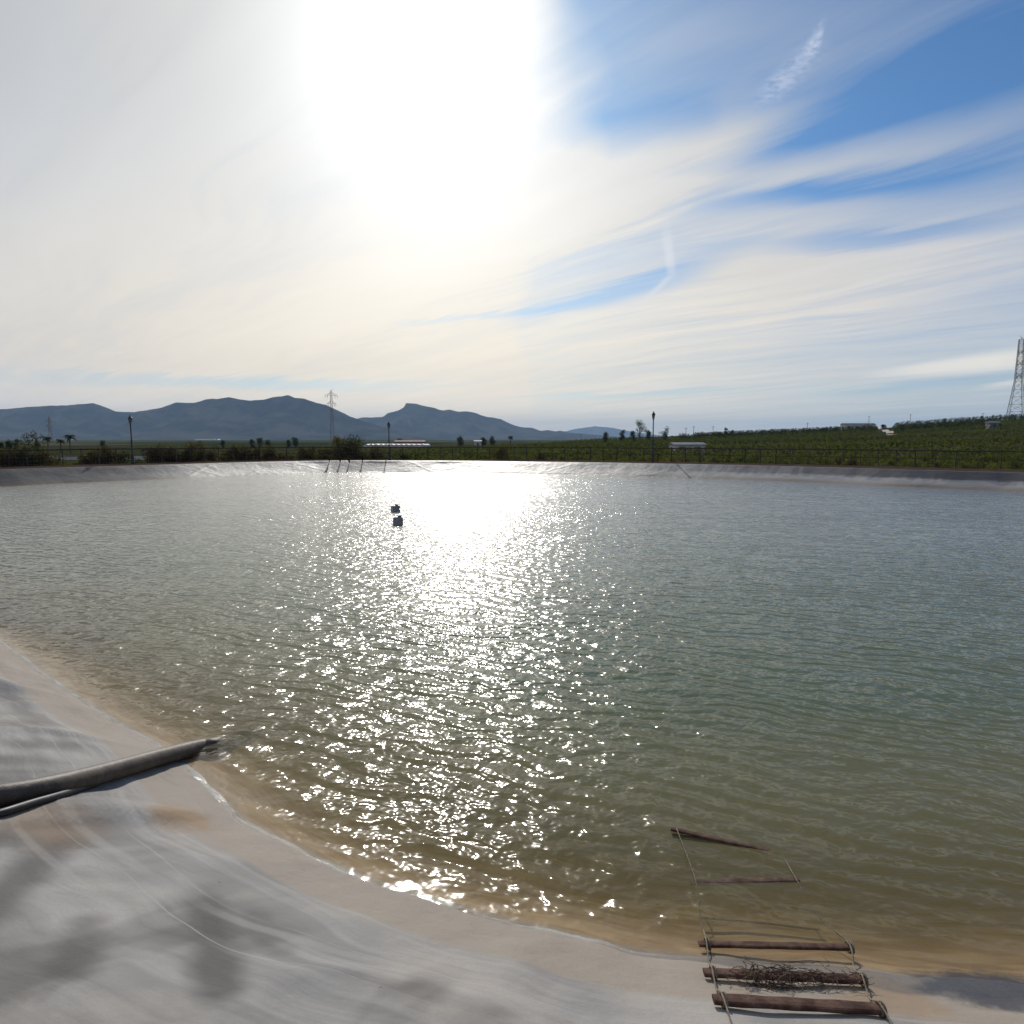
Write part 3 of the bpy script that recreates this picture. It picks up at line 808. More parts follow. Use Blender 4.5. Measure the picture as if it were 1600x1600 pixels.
vs, fs, nn = [], [], 0
lows = [leaf_cloud(blobs_round(300 + s, 1.35, 10, 1.4, 0.7), 62, 0.30, 400 + s) for s in range(12)]
for i in rest:
    v, f = lows[g.randrange(12)]; sc = g.uniform(0.85, 1.15) * np.interp(cand[i, 1], [70, 150], [1.0, 0.66])
    vs.append(v * sc + np.array([cand[i, 0], cand[i, 1], zz_[i]])); fs.append(f + nn); nn += len(v)
orch = mesh_obj('orchard', np.concatenate(vs), np.concatenate(fs), M_citrus)
tag(orch, 'dense green citrus orchard rising in terraces up the slope', 'orchard', kind='stuff')


def shrub(name, p, w, h, mat, label, cat, seed, group=None, n=700, leaf=0.07, trunk=0.0):
    t = empty(name, p, 0)
    g = random.Random(seed); bl = []
    for _ in range(14):
        a = g.uniform(0, 2 * PI); q = g.uniform(0.0, 0.62); zf = g.uniform(0.10, 0.84)
        zr = (1 - abs(zf - 0.45) ** 1.5)
        bl.append((math.cos(a) * q * w / 2 * zr, math.sin(a) * q * w / 2 * zr, trunk + zf * (h - trunk), min(w, h - trunk) * g.uniform(0.16, 0.28)))
    v, f = leaf_cloud(bl, n, leaf, seed)
    v[:, 2] = np.maximum(v[:, 2], 0.0 if trunk == 0 else trunk * 0.6)
    mesh_obj('crown', v, f, mat, t)
    mb = MB(); mb.tube([(0, 0, -0.2), (w * 0.02, 0, h * 0.3), (0, 0, h * 0.62)], [0.035 * h, 0.028 * h, 0.012 * h], 6)
    for a in (0.5, 2.6, 4.5):
        mb.tube([(0, 0, h * 0.25), (w * 0.2 * math.cos(a), w * 0.2 * math.sin(a), h * 0.55)], [0.018 * h, 0.008 * h], 5)
    mb.build('trunk', M_bark, t)
    return tag(t, label, cat, group)


def place(px, ybase, Y):
    """a point on the ground at distance Y below picture column px"""
    x = (px - 800) / F * Y * 1.0
    return Vector((x, Y, gz_at(x, Y) - 0.05))


# bushes just outside the fence
def berm_pt(px, dist_out):
    dr = ray(px, 700); dr.z = 0; dr.normalize(); t = 20.0
    while True:
        q = dr * t
        if sdist([q.x], [q.y])[0] > dist_out: return Vector((q.x, q.y, gz_at(q.x, q.y)))
        t += 0.1
for (px, out_, w, h, mat, lab, sd) in (
        (36, 8.6, 3.0, 2.35, M_scrub, 'large dark grey green bush behind the fence at the far left of the pond', 1),
        (8, 8.9, 1.8, 1.7, M_scrub, 'dark bush half cut off by the left edge of the photo', 2),
        (66, 9.4, 1.7, 1.9, M_brown, 'brownish bush touching the right side of the large dark bush', 3),
        (140, 9.6, 2.6, 1.5, M_scrub, 'low grey green bush between the palms and the left lamp post', 4),
        (250, 9.5, 3.0, 1.7, M_scrub, 'low dark bush just right of the left lamp post', 5),
        (300, 9.2, 2.4, 1.9, M_scrub, 'dark olive bush below the white greenhouse on the plain', 6),
        (375, 9.3, 2.6, 1.75, M_scrub, 'low dark bush below the small trees in front of the highest peak', 7),
        (420, 9.0, 2.2, 1.95, M_brown, 'brown tinged bush below the small trees in front of the highest peak', 8),
        (532, 8.6, 2.0, 2.35, M_brown, 'tall reddish brown feathery bush beside the middle lattice pylon', 9),
        (553, 8.7, 2.3, 2.55, M_scrub, 'dark upright bush in the middle of the brown clump left of the centre lamp post', 10),
        (585, 9.0, 2.2, 1.75, M_brown, 'lower brown bush between the dark upright bush and the centre lamp post', 11),
        (780, 9.0, 2.6, 1.7, M_brown, 'dark reddish bush behind the fence near the middle of the far bank', 12),
        (848, 10.5, 2.0, 1.9, M_dark, 'dark rounded bush right of the reddish bush on the far bank', 13),
        (1330, 8.8, 1.6, 1.0, M_brown, 'small brown bush at the foot of the right part of the fence', 14),
        (180, 9.8, 2.2, 1.3, M_brown, 'low brown bush just left of the left lamp post', 15),
        (480, 9.8, 2.4, 1.4, M_scrub, 'low olive bush left of the middle lattice pylon', 16)):
    shrub('bush', berm_pt(px, out_), w * 1.15, h * 1.18, mat, lab, 'bush', 500 + sd, 'bushes along the outside of the fence', n=2000, leaf=0.065)

# continuous thicket on the outer slope of the bank, left part
gg = random.Random(77); bl = []
for _ in range(520):
    px_ = gg.uniform(-40, 640)
    if (72 < px_ < 128 or 196 < px_ < 230) and gg.random() < 0.88: continue
    q = berm_pt(px_, gg.uniform(8.0, 10.2)); hh = 1.25 + 0.9 * vnoise(np.array([q.x]), np.array([q.y]), 0.35, 6)[0]
    hh *= 0.55 if px_ > 560 else 1.0
    bl.append((q.x, q.y, q.z + hh * gg.uniform(0.2, 0.8), gg.uniform(0.25, 0.5)))
v, f = leaf_cloud(bl, 60000, 0.075, 78)
scr = mesh_obj('scrub', v, f, [M_scrub, M_brown], midx=(fbm(v[::4, 0], v[::4, 1], 0.3, 2, 3) > 0.56).astype(int))
tag(scr, 'low brownish green scrub growing along the fence on the left of the far bank', 'scrub', kind='stuff')
# dry weeds hanging over the edge of the liner below the brown bush
for i, (px_, dd_, hh, lab) in enumerate(((514, 1.8, 0.40, 'leftmost dry weed on the far liner below the brown bush'), (531, 1.6, 0.5, 'second dry weed from the left on the far liner below the brown bush'),
                                         (545, 1.5, 0.6, 'tallest dry weed on the far liner below the brown bush'), (566, 1.8, 0.42, 'dry weed on the far liner nearest the centre lamp post'))):
    q = berm_pt(px_, dd_); q.z = lz_at(q.x, q.y) - 0.02; gg = random.Random(900 + i); mb = MB()
    for _ in range(26):
        a = gg.uniform(0, 2 * PI); L_ = hh * gg.uniform(0.6, 1.1); sp = gg.uniform(0.1, 0.5)
        mb.tube([(0, 0, 0), (math.cos(a) * L_ * sp * 0.4, math.sin(a) * L_ * sp * 0.4, L_ * 0.6), (math.cos(a) * L_ * sp, math.sin(a) * L_ * sp, L_ * 0.9)], [0.012, 0.012, 0.02], 4)
    o = mb.build('weed', M_brown); o.location = q; tag(o, lab, 'weed', 'dry weeds on the far liner')

# trees on the skyline
for (px, Y, w, h, tr, lab, sd) in (
        (719, 300, 3.9, 4.6, 0.7, 'round dark tree standing alone below the slope of the flat topped peak', 21),
        (755, 300, 3.2, 3.6, 0.5, 'dark tree directly right of the tiny white hut', 22),
        (769, 302, 2.6, 4.2, 0.5, 'slim dark tree on the right of the pair beside the white hut', 23),
        (945, 330, 3.0, 4.0, 0.4, 'low dark tree at the foot of the pale far hill', 24),
        (972, 330, 3.4, 5.0, 0.8, 'spiky topped tree just left of the tallest skyline tree', 25),
        (987, 332, 3.0, 4.2, 0.5, 'low tree touching the left side of the tallest skyline tree', 26),
        (998, 330, 5.0, 10.0, 1.2, 'tallest tree on the skyline left of the right hand lamp post', 27),
        (1012, 334, 3.2, 5.4, 0.7, 'small round tree between the tallest tree and the lamp post', 28),
        (1037, 330, 4.2, 5.8, 0.7, 'round dark tree just right of the right hand lamp post', 29),
        (1132, 380, 1.8, 4.4, 0.2, 'narrow dark cypress alone on the skyline right of the lamp post', 30),
        (1142, 382, 1.6, 2.8, 0.2, 'short cypress beside the narrow dark cypress', 31),
        (1122, 378, 4.2, 2.4, 0.3, 'low spreading tree at the left foot of the cypress', 32),
        (396, 330, 2.6, 2.8, 0.4, 'leftmost of the three small trees in front of the highest peak', 33),
        (408, 332, 3.0, 3.6, 0.4, 'middle and tallest of the three small trees in front of the highest peak', 34),
        (421, 330, 2.4, 3.0, 0.4, 'rightmost of the three small trees in front of the highest peak', 35),
        (452, 320, 2.2, 2.6, 0.4, 'smaller tree of the close pair left of the middle pylon', 36),
        (463, 322, 2.7, 4.0, 0.4, 'taller tree of the close pair left of the middle pylon', 37),
        (350, 340, 2.2, 2.4, 0.3, 'tiny dark tree on the plain below the white greenhouse', 38),
        (165, 240, 2.4, 2.3, 0.3, 'small dark tree between the palms and the left lamp post', 39),
        (5, 180, 2.0, 2.6, 0.5, 'small tree at the very left edge behind the fence', 40),
        (16, 182, 1.9, 2.9, 0.5, 'small tree second from the left edge behind the fence', 41),
        (30, 184, 2.0, 3.2, 0.5, 'dark tree rising over the large bush at the far left', 42),
        (62, 186, 2.0, 2.9, 0.5, 'dark tree between the large left bush and the palms', 43),
        (625, 420, 6.0, 3.6, 0.4, 'wide dark tree behind the white net greenhouse', 44),
        (1575, 410, 4.5, 2.6, 0.4, 'dark tree at the foot of the big right pylon', 45),
        (1597, 405, 3.6, 2.6, 0.4, 'dark tree right of the foot of the big right pylon', 46),
        (1376, 400, 3.4, 2.2, 0.4, 'dark tree at the top of the dirt track by the shed', 47)):
    p = place(px, 0, Y)
    # skyline trees stand so that their crowns clear the orchard in front
    shrub('tree', p, w * 1.45, h + 1.5, M_dark, lab, 'tree', 700 + sd, 'dark trees dotted over the plain and skyline', n=1100, leaf=0.20 if Y > 250 else 0.16, trunk=tr * 0.5)


def palm(px, Y, h, cr, label, seed):
    p = place(px, 0, Y); t = empty('palm_tree', p, seed)
    mb = MB(); mb.tube([(0, 0, -0.3), (0.1, 0, h * 0.4), (0.05, 0, h)], [0.28, 0.2, 0.18], 7); mb.build('trunk', M_bark, t)
    g = random.Random(seed); mb = MB()
    for i in range(34):
        a = g.uniform(0, 2 * PI); e = g.uniform(-0.3, 1.2); L = cr * g.uniform(0.8, 1.1); pts = []
        for q in range(6):
            s = q / 5; pts.append(Vector((math.cos(a) * L * s * math.cos(e * 0.5), math.sin(a) * L * s * math.cos(e * 0.5), h + math.sin(e) * L * s - L * 0.75 * s * s)))
        side = Vector((-math.sin(a), math.cos(a), 0))
        for q in range(5):
            w0 = 0.32 * math.sin(PI * (q / 5 * 0.9 + 0.1)); w1 = 0.32 * math.sin(PI * ((q + 1) / 5 * 0.9 + 0.1))
            mb.raw([pts[q] - side * w0 - Vector((0, 0, .12)), pts[q], pts[q + 1], pts[q + 1] - side * w1 - Vector((0, 0, .12))], [(0, 1, 2, 3)])
            mb.raw([pts[q], pts[q] + side * w0 - Vector((0, 0, .12)), pts[q + 1] + side * w1 - Vector((0, 0, .12)), pts[q + 1]], [(0, 1, 2, 3)])
    mb.build('crown', M_palm, t)
    return tag(t, label, 'palm tree', 'palm trees on the left plain')
palm(78, 210, 4.6, 1.5, 'leftmost of the three palms left of the first lamp post', 1)
palm(98, 212, 3.9, 1.4, 'shortest palm, in the middle of the three palms', 2)
palm(113, 208, 5.2, 1.8, 'tallest palm, on the right of the three palms', 3)
palm(798, 290, 4.9, 1.3, 'single short palm in the orchard right of the white hut', 4)

# ------------------------------------------------------------------ fence along the far bank
M_wood = simple('weathered_wood', (0.030, 0.020, 0.016), (0.065, 0.048, 0.038), 8, 0.85)
M_wire = simple('wire', (0.10, 0.09, 0.08), None, rough=0.6, metal=0.3)
# curve offset 6.7 m outside the far shoreline
P = np.array([(p.x, p.y) for p in shore]); sel = [i for i in range(len(P)) if (P[i, 1] > 20 and P[i, 0] < 40)]
def offset_pt(i, o):
    a = P[(i - 6) % len(P)]; c = P[(i + 6) % len(P)]; t = c - a; t /= np.linalg.norm(t); nrm = np.array([t[1], -t[0]])
    q = P[i] + nrm * o
    if sdist([q[0]], [q[1]])[0] < 0: q = P[i] - nrm * o
    return q
line = np.array([offset_pt(i, 6.75) for i in sel])
seg = np.linalg.norm(np.diff(line, axis=0), axis=1); L = np.concatenate([[0], np.cumsum(seg)])
vis = (np.abs(line[:, 0] / np.maximum(line[:, 1], 1)) < 0.86)
s0, s1 = L[vis].min(), L[vis].max()
npost = min(98, int((s1 - s0) / 1.05)); ss = np.linspace(s0, s1, npost)
fp = [Vector((np.interp(s, L, line[:, 0]), np.interp(s, L, line[:, 1]), 0)) for s in ss]
for p in fp: p.z = gz_at(p.x, p.y)
mid = fp[len(fp) // 2]
fence = empty('fence', mid); tag(fence, 'long weathered post and rail fence with wire along the top of the far bank', 'fence')
g = random.Random(3)
for q in fp:
    mb = MB(); th = 0.10 if g.random() < 0.4 else 0.065
    mb.tube([q - mid + Vector((0, 0, -0.25)), q - mid + Vector((g.uniform(-.02, .02), 0, 0.5)), q - mid + Vector((g.uniform(-.03, .03), 0, g.uniform(1.06, 1.13)))], [th / 2, th / 2, th / 2 * 0.9], 7)
    mb.build('post', M_wood, fence)
for nm, hh, rr in (('rail', 1.03, 0.048), ('rail', 0.55, 0.026)):
    mb = MB(); mb.tube([q - mid + Vector((0, 0, hh + g.uniform(-0.012, 0.012))) for q in fp], rr, 6); mb.build(nm, M_wood, fence)
mb = MB()
for hh in (0.12, 0.33, 0.78):
    mb.tube([q - mid + Vector((0, 0, hh)) for q in fp], 0.006, 4, caps=False)
for a, c in zip(fp[:-1], fp[1:]):
    for k_ in range(1, 5):
        q = a.lerp(c, k_ / 5) - mid; mb.bar(q + Vector((0, 0, 0.03)), q + Vector((0, 0, 1.0)), 0.008)
mb.build('wire_mesh', M_wire, fence)

# ------------------------------------------------------------------ lamp posts
M_iron = simple('black_iron', (0.02, 0.02, 0.024), (0.035, 0.034, 0.035), 12, 0.5, 0.3)
M_glassy = simple('lantern_glass', (0.20, 0.20, 0.19), None, rough=0.15)
def lamp_post(px, out_, h, label):
    p = berm_pt(px, out_); t = empty('street_lamp', p, 0.4)
    mb = MB(); mb.lathe([(0.13, -0.1), (0.13, 0.12), (0.10, 0.16), (0.085, 0.55), (0.095, 0.60), (0.06, 0.66), (0.05, 1.6), (0.058, 1.64), (0.042, 1.7), (0.036, h - 0.62), (0.07, h - 0.58), (0.05, h - 0.55)], 14)
    mb.build('pole', M_iron, t, True)
    z0 = h - 0.55; mb = MB()
    mb.lathe([(0.04, z0), (0.065, z0 + 0.04), (0.12, z0 + 0.34)], 6); mb.build('lantern_glass', M_glassy, t)
    mb = MB()
    for k_ in range(6):
        a = 2 * PI * k_ / 6; c_, s_ = math.cos(a), math.sin(a)
        mb.bar((0.07 * c_, 0.07 * s_, z0 + 0.03), (0.127 * c_, 0.127 * s_, z0 + 0.35), 0.018)
    mb.lathe([(0.145, z0 + 0.34), (0.15, z0 + 0.37), (0.08, z0 + 0.45), (0.06, z0 + 0.50), (0.03, z0 + 0.52), (0.035, z0 + 0.55), (0.008, z0 + 0.60)], 12)
    mb.build('lantern_cap', M_iron, t)
    return tag(t, label, 'street lamp', 'street lamps along the far bank')
lamp_post(206, 6.2, 3.35, 'leftmost of the three dark lantern posts, in front of the mountains')
lamp_post(608, 6.2, 3.15, 'middle dark lantern post, below the flat topped peak')
lamp_post(1020, 6.2, 3.75, 'rightmost dark lantern post, standing out against the sky')

# ------------------------------------------------------------------ lattice pylons
M_steel = simple('galvanised_steel', (0.16, 0.155, 0.15), (0.24, 0.23, 0.22), 1, 0.6, 0.2)
def lattice(mb, levels, w):
    """levels: list of (z, half width)"""
    for (z0, h0), (z1, h1) in zip(levels[:-1], levels[1:]):
        c0 = [(h0 * i, h0 * j, z0) for i, j in ((-1, -1), (1, -1), (1, 1), (-1, 1))]
        c1 = [(h1 * i, h1 * j, z1) for i, j in ((-1, -1), (1, -1), (1, 1), (-1, 1))]
        for k_ in range(4):
            n_ = (k_ + 1) % 4
            mb.bar(c0[k_], c1[k_], w); mb.bar(c0[k_], c1[n_], w * 0.6); mb.bar(c0[n_], c1[k_], w * 0.6); mb.bar(c1[k_], c1[n_], w * 0.6)
def arm(mb, z, hw, L, w, sgn):
    tip = (sgn * L, 0, z + 0.1)
    for j in (-1, 1):
        mb.bar((sgn * hw, j * hw, z), tip, w); mb.bar((sgn * hw, j * hw, z + 1.6), tip, w * 0.8)
        mb.bar((sgn * hw, j * hw, z + 1.6), (sgn * (hw + (L - hw) * 0.5), j * hw * 0.5, z + 0.05), w * 0.6)
def pylon(px, Y, H, base_hw, w, arms, label, rz, mono=False):
    p = place(px, 0, Y); t = empty('electricity_pylon', p, rz)
    mb = MB()
    lv = []
    waist = 0.47 * H; tw = base_hw * 0.38
    for i in range(5): s = i / 5; lv.append((waist * s, base_hw * (1 - s) + tw * 1.15 * s))
    for i in range(11): s = i / 10; lv.append((waist + (H - waist) * s, tw * 1.15 * (1 - s) + tw * 0.75 * s))
    lattice(mb, lv, w); mb.build('tower', M_steel, t)
    for z_, L_ in arms:
        for sg in (-1, 1):
            mb = MB(); arm(mb, z_, tw * 0.85, L_, w * 0.9, sg); mb.build('crossarm', M_steel, t)
            for k_ in (1.0, 0.62):
                mb = MB(); mb.lathe([(0.05, -1.5), (0.16, -1.45), (0.05, -1.2), (0.16, -1.1), (0.05, -0.8), (0.16, -0.7), (0.04, 0.1)], 6, (sg * L_ * k_, 0, z_)); mb.build('insulator', M_steel, t)
    mb = MB(); mb.bar((0, 0, H), (tw * 1.9, 0, H + H * 0.05), w); mb.bar((0, 0, H), (-tw * 1.5, 0, H + H * 0.02), w); mb.build('earth_peak', M_steel, t)
    return tag(t, label, 'pylon', 'lattice electricity pylons')
pylon(1580, 432, 49.0, 4.4, 0.22, ((34.0, 5.5), (41.0, 5.0), (26.5, 5.5)), 'big lattice pylon at the right edge rising into the sky', R(66))
pylon(521, 420, 33.5, 1.6, 0.13, ((31.0, 3.6), (26.0, 2.6)), 'slender pale lattice pylon beside the brown bush, tip above the mountain', R(12))
pylon(83, 620, 24.0, 2.2, 0.16, ((20.0, 4.2), (16.0, 3.2)), 'faint distant pylon behind the palms on the left', R(20))

def utility_pole(px, Y, h, label):
    p = place(px, 0, Y); t = empty('utility_pole', p, R(random.uniform(-30, 30)))
    mb = MB(); mb.tube([(0, 0, -0.3), (0, 0, h)], [0.17, 0.11], 7); mb.build('pole', M_wood, t)
    mb = MB(); mb.box((0, 0, h - 0.5), (1.8, 0.14, 0.16)); mb.build('crossbar', M_wood, t)
    return tag(t, label, 'utility pole', 'small poles on the skyline')
for px, Y, h, lab in ((1070, 420, 6.5, 'first small pole on the skyline right of the right hand lamp post'),
                      (1082, 425, 7.0, 'second small pole on the skyline right of the right hand lamp post'),
                      (1112, 425, 6.5, 'small skyline pole just left of the cypress'),
                      (1258, 432, 6.0, 'small skyline pole midway between the cypress and the white roofed shed'),
                      (1353, 440, 8.5, 'small skyline pole above the white roofed shed'),
                      (1417, 432, 7.5, 'small skyline pole right of the dirt track'),
                      (1529, 432, 5.0, 'last small skyline pole before the big right pylon'),
                      (907, 600, 8.5, 'thin pole in front of the pale far hill')):
    utility_pole(px, Y, h, lab)

# ------------------------------------------------------------------ buildings
M_white = simple('white_wall', (0.48, 0.46, 0.43), (0.36, 0.34, 0.32), 0.8, 0.8)
M_net = simple('greenhouse_sheet', (0.52, 0.49, 0.46), (0.40, 0.37, 0.35), 0.3, 0.6)
M_tile = simple('roof_tile', (0.13, 0.06, 0.045), (0.19, 0.10, 0.07), 2, 0.85)
M_metal = simple('grey_roof', (0.10, 0.115, 0.14), (0.15, 0.165, 0.19), 0.7, 0.5)
M_darkw = simple('dark_opening', (0.02, 0.02, 0.022), None, rough=0.4)
M_track = simple('track_dirt', (0.50, 0.42, 0.36), (0.38, 0.30, 0.24), 0.4, 0.95)

def shed(name, px, Y, zc, w, dep, h, roof_h, mwall, mroof, label, cat, rz=0.0, ndoor=1, on=None):
    x = (px - 800) / F * Y; z0 = gz_at(x, Y) if on is None else on
    t = empty(name, (x, Y, z0), rz)
    mb = MB(); hb = h + 1.0; mb.box((0, 0, h / 2 - 0.5), (w, dep, hb)); mb.build('wall', mwall, t)
    mb = MB(); e = 0.35; r0 = h + 0.004
    v = [(-w / 2 - e, -dep / 2 - e, r0), (w / 2 + e, -dep / 2 - e, r0), (w / 2 + e, dep / 2 + e, r0), (-w / 2 - e, dep / 2 + e, r0), (-w / 2 - e, 0, r0 + roof_h), (w / 2 + e, 0, r0 + roof_h)]
    mb.raw(v, [(0, 1, 5, 4), (2, 3, 4, 5), (0, 4, 3), (1, 2, 5), (3, 2, 1, 0)]); mb.build('roof', mroof, t)
    for k_ in range(ndoor):
        mb = MB(); xx = -w / 2 + w * (k_ + 0.5) / ndoor; mb.box((xx, -dep / 2 - 0.004, h * 0.42), (min(1.6, w * 0.3), 0.05, h * 0.6)); mb.build('door' if k_ == 0 else 'window', M_darkw, t)
    return tag(t, label, cat)

def greenhouse(px, Y, w, dep, h, nb_, label, rz=0.0, lift=0.0):
    x = (px - 800) / F * Y; z0 = gz_at(x, Y) + lift; t = empty('greenhouse', (x, Y, z0), rz)
    mb = MB(); sp = w / nb_
    for k_ in range(nb_):
        x0 = -w / 2 + sp * k_; q = []
        for a in range(9):
            th = PI * a / 8; q.append((x0 + sp / 2 - sp / 2 * 0.995 * math.cos(th), h * 0.68 + h * 0.32 * math.sin(th)))
        v = [(u, -dep / 2, z_) for u, z_ in q] + [(u, dep / 2, z_) for u, z_ in q]
        mb.raw(v, [(a, a + 1, a + 10, a + 9) for a in range(8)] + [tuple(range(8, -1, -1)), tuple(range(9, 18))])
    mb.build('roof', M_net, t, False)
    mb = MB(); mb.box((0, 0, h * 0.34 - 0.75), (w, dep, h * 0.68 + 1.5 - 0.01)); mb.build('wall', M_net, t)
    return tag(t, label, 'greenhouse')
greenhouse(622, 372, 33, 16, 2.7, 12, 'long low white greenhouse behind the centre lamp post', R(-4), -0.9)
greenhouse(327, 2350, 76, 30, 5.0, 8, 'small bright white greenhouse far off at the foot of the mountains', R(8), -1.0)
shed('building', 642, 395, 0, 17, 7, 2.9, 0.9, M_tile, M_tile, 'low reddish brown building behind the long white greenhouse', 'building', R(3), 3)
shed('hut', 747, 298, 0, 2.9, 3, 3.1, 0.5, M_white, M_white, 'tiny white hut left of the dark tree pair', 'hut')
shed('shed', 1336, 405, 0, 17, 7, 4.2, 0.7, M_white, M_metal, 'long white walled shed with dark roof on the right skyline', 'shed', R(-3), 4)
shed('shed', 1072, 168, 0, 7.6, 4, 2.0, 0.5, M_white, M_metal, 'low shed with blue grey roof in the orchard right of the lamp post', 'shed', R(6), 2)
shed('hut', 1545, 255, 0, 3.4, 3, 2.2, 0.5, M_metal, M_metal, 'small grey hut among the trees below the big right pylon', 'hut', R(-6), 1)
# low white walls behind the left bushes
for px0, px1, Yw, top, lab in ((72, 128, 146, -0.65, 'low white wall seen left of the left lamp post, below the palms'), (196, 228, 148, -0.65, 'short low white wall right behind the foot of the left lamp post'), (0, 16, 142, -0.85, 'bit of low white wall at the left edge of the photo')):
    a = at_y(px0, 715, Yw); c = at_y(px1, 715, Yw); zt = top - 0.55
    mb = MB(); zg = gz_at((a.x + c.x) / 2, Yw); hh = zt - zg + 0.3
    mb.box(((a.x + c.x) / 2, Yw, zt - hh / 2), (c.x - a.x, 0.3, hh)); mb.box(((a.x + c.x) / 2, Yw, zt + 0.03), (c.x - a.x + 0.1, 0.4, 0.06)); o = mb.build('low_wall', M_white); tag(o, lab, 'wall')

# dark windbreak hedges on the terraces
def hedge(pxa, pxb, Y, h, label, seed, dY=0.0):
    xa, xb = (pxa - 800) / F * Y, (pxb - 800) / F * (Y + dY); nn_ = int(abs(xb - xa) / 1.6) + 1; bl = []; gg = random.Random(seed)
    x0, y0 = (xa + xb) / 2, Y + dY / 2; z0 = gz_at(x0, y0)
    for i in range(nn_):
        s_ = i / max(1, nn_ - 1); x = xa + (xb - xa) * s_; y = Y + dY * s_; zg = gz_at(x, y) - z0
        for k_ in range(2): bl.append((x - x0 + gg.uniform(-.6, .6), y - y0 + gg.uniform(-.5, .5), zg + h * (0.3 + 0.4 * k_) + gg.uniform(-.15, .15), h * gg.uniform(0.30, 0.40)))
    v, f = leaf_cloud(bl, min(24000, 160 * nn_), 0.26, seed)
    o = mesh_obj('hedge', v, f, M_dark); o.location = (x0, y0, z0)
    return tag(o, label, 'hedge', 'dark windbreak hedges on the terraced slope')
hedge(1085, 1312, 415, 3.6, 'dark windbreak hedge on the skyline between the cypress and the white roofed shed', 81)
hedge(1396, 1680, 424, 3.4, 'dark windbreak hedge along the skyline between the dirt track and the big right pylon', 82)
hedge(1396, 1545, 300, 3.6, 'dark hedge across the slope right of the lower end of the dirt track', 83)
hedge(1060, 1362, 330, 3.8, 'dark hedge across the slope below the white roofed shed', 84)

# dirt track up the terraces on the right
vs = []; fs = []
for k_ in range(40):
    s = k_ / 39; Yt = 262 + s * 165; px = 1391 - 18 * s; x = (px - 800) / F * Yt; w = 3.4
    for sg in (-1, 1):
        xx = x + sg * w / 2; vs.append((xx, Yt, gz_at(xx, Yt) + 0.10))
    if k_: n_ = 2 * k_; fs.append((n_ - 2, n_ - 1, n_ + 1, n_))
tr_ = mesh_obj('dirt_track', vs, fs, M_track); tag(tr_, kind='structure')

# ------------------------------------------------------------------ floats on the water
M_float = simple('float_plastic', (0.30, 0.30, 0.33), (0.20, 0.20, 0.22), 6, 0.45)
M_fl_dk = simple('float_band', (0.05, 0.05, 0.055), None, rough=0.5)
def float_drum(px, py, s, label, rz):
    p = at_z(px, py, 0.0); t = empty('float', (p.x, p.y, -0.05 * s), rz)
    bm = bmesh.new(); bmesh.ops.create_cube(bm, size=1.0)
    bmesh.ops.scale(bm, vec=(0.27 * s, 0.24 * s, 0.27 * s), verts=bm.verts)
    bmesh.ops.bevel(bm, geom=bm.edges[:], offset=0.016 * s, segments=2, affect='EDGES')
    me = bpy.data.meshes.new('body'); bm.to_mesh(me); bm.free(); me.materials.append(M_float)
    o = bpy.data.objects.new('body', me); C.objects.link(o); o.parent = t; o.location = (0, 0, 0.12 * s)
    mb = MB(); mb.lathe([(0.045 * s, 0.24 * s), (0.05 * s, 0.27 * s), (0.05 * s, 0.30 * s), (0.03 * s, 0.305 * s)], 12, (0.05 * s, 0, 0)); mb.build('cap', M_fl_dk, t)
    mb = MB(); mb.tube([(-0.09 * s, 0, 0.25 * s), (-0.07 * s, 0, 0.29 * s), (-0.02 * s, 0, 0.29 * s), (0.0, 0, 0.25 * s)], 0.010 * s, 7); mb.build('handle', M_fl_dk, t)
    return tag(t, label, 'float')
float_drum(622, 819, 1.08, 'nearer and larger of the two pale floats on the glittering water', 0.15)
float_drum(618, 799, 1.0, 'farther of the two floats, dark against the glitter', 0.5)

# ------------------------------------------------------------------ pipes on the left bank
def mat_pipe():
    m, nb, o = new_mat('pipe_plastic'); p = nb.n('ShaderNodeBsdfPrincipled'); v = nb.pos()
    nz = nb.sep(v)
    c = nb.mix(nb.ramp(nb.noise(v, 7, 5, 0.65), 0.35, 0.65), (0.048, 0.036, 0.028), (0.095, 0.072, 0.055))
    c = nb.mix(nb.ramp(nb.noise(v, 40, 3, 0.6), 0.55, 0.7, 0, 0.4), c, (0.16, 0.125, 0.095))
    nb.put(p.inputs['Base Color'], c); p.inputs['Roughness'].default_value = 0.55; p.inputs['Specular IOR Level'].default_value = 0.3
    bn = nb.n('ShaderNodeBump'); bn.inputs['Distance'].default_value = 0.006
    nb.link(nb.noise(v, 12, 4, 0.6), bn.inputs['Height']); nb.link(bn.outputs[0], p.inputs['Normal'])
    nb.link(p.outputs[0], o.inputs[0]); return m
M_pipe = mat_pipe()
PR = 0.063
way = [(-260, 1275), (-120, 1258), (0, 1243), (90, 1226), (180, 1205), (250, 1185), (310, 1168)]
pts = []
for px, py in way:
    q = on_bank(px, py, PR); pts.append(Vector((q.x, q.y, lz_at(q.x, q.y) + PR * 0.95)))
for px, py, z_ in ((338, 1164, -0.05), (368, 1152, -0.22), (400, 1140, -0.42)):
    q = at_z(px, py, z_); pts.append(q)
def smooth_path(P_, k_=8):
    P2 = [P_[0] * 2 - P_[1]] + P_ + [P_[-1] * 2 - P_[-2]]; res = []
    for i in range(1, len(P2) - 2):
        for j in range(k_):
            t = j / k_; p0, p1, p2, p3 = P2[i - 1:i + 3]
            res.append(0.5 * ((2 * p1) + (p2 - p0) * t + (2 * p0 - 5 * p1 + 4 * p2 - p3) * t * t + (3 * p1 - p0 - 3 * p2 + p3) * t ** 3))
    return res + [P_[-1]]
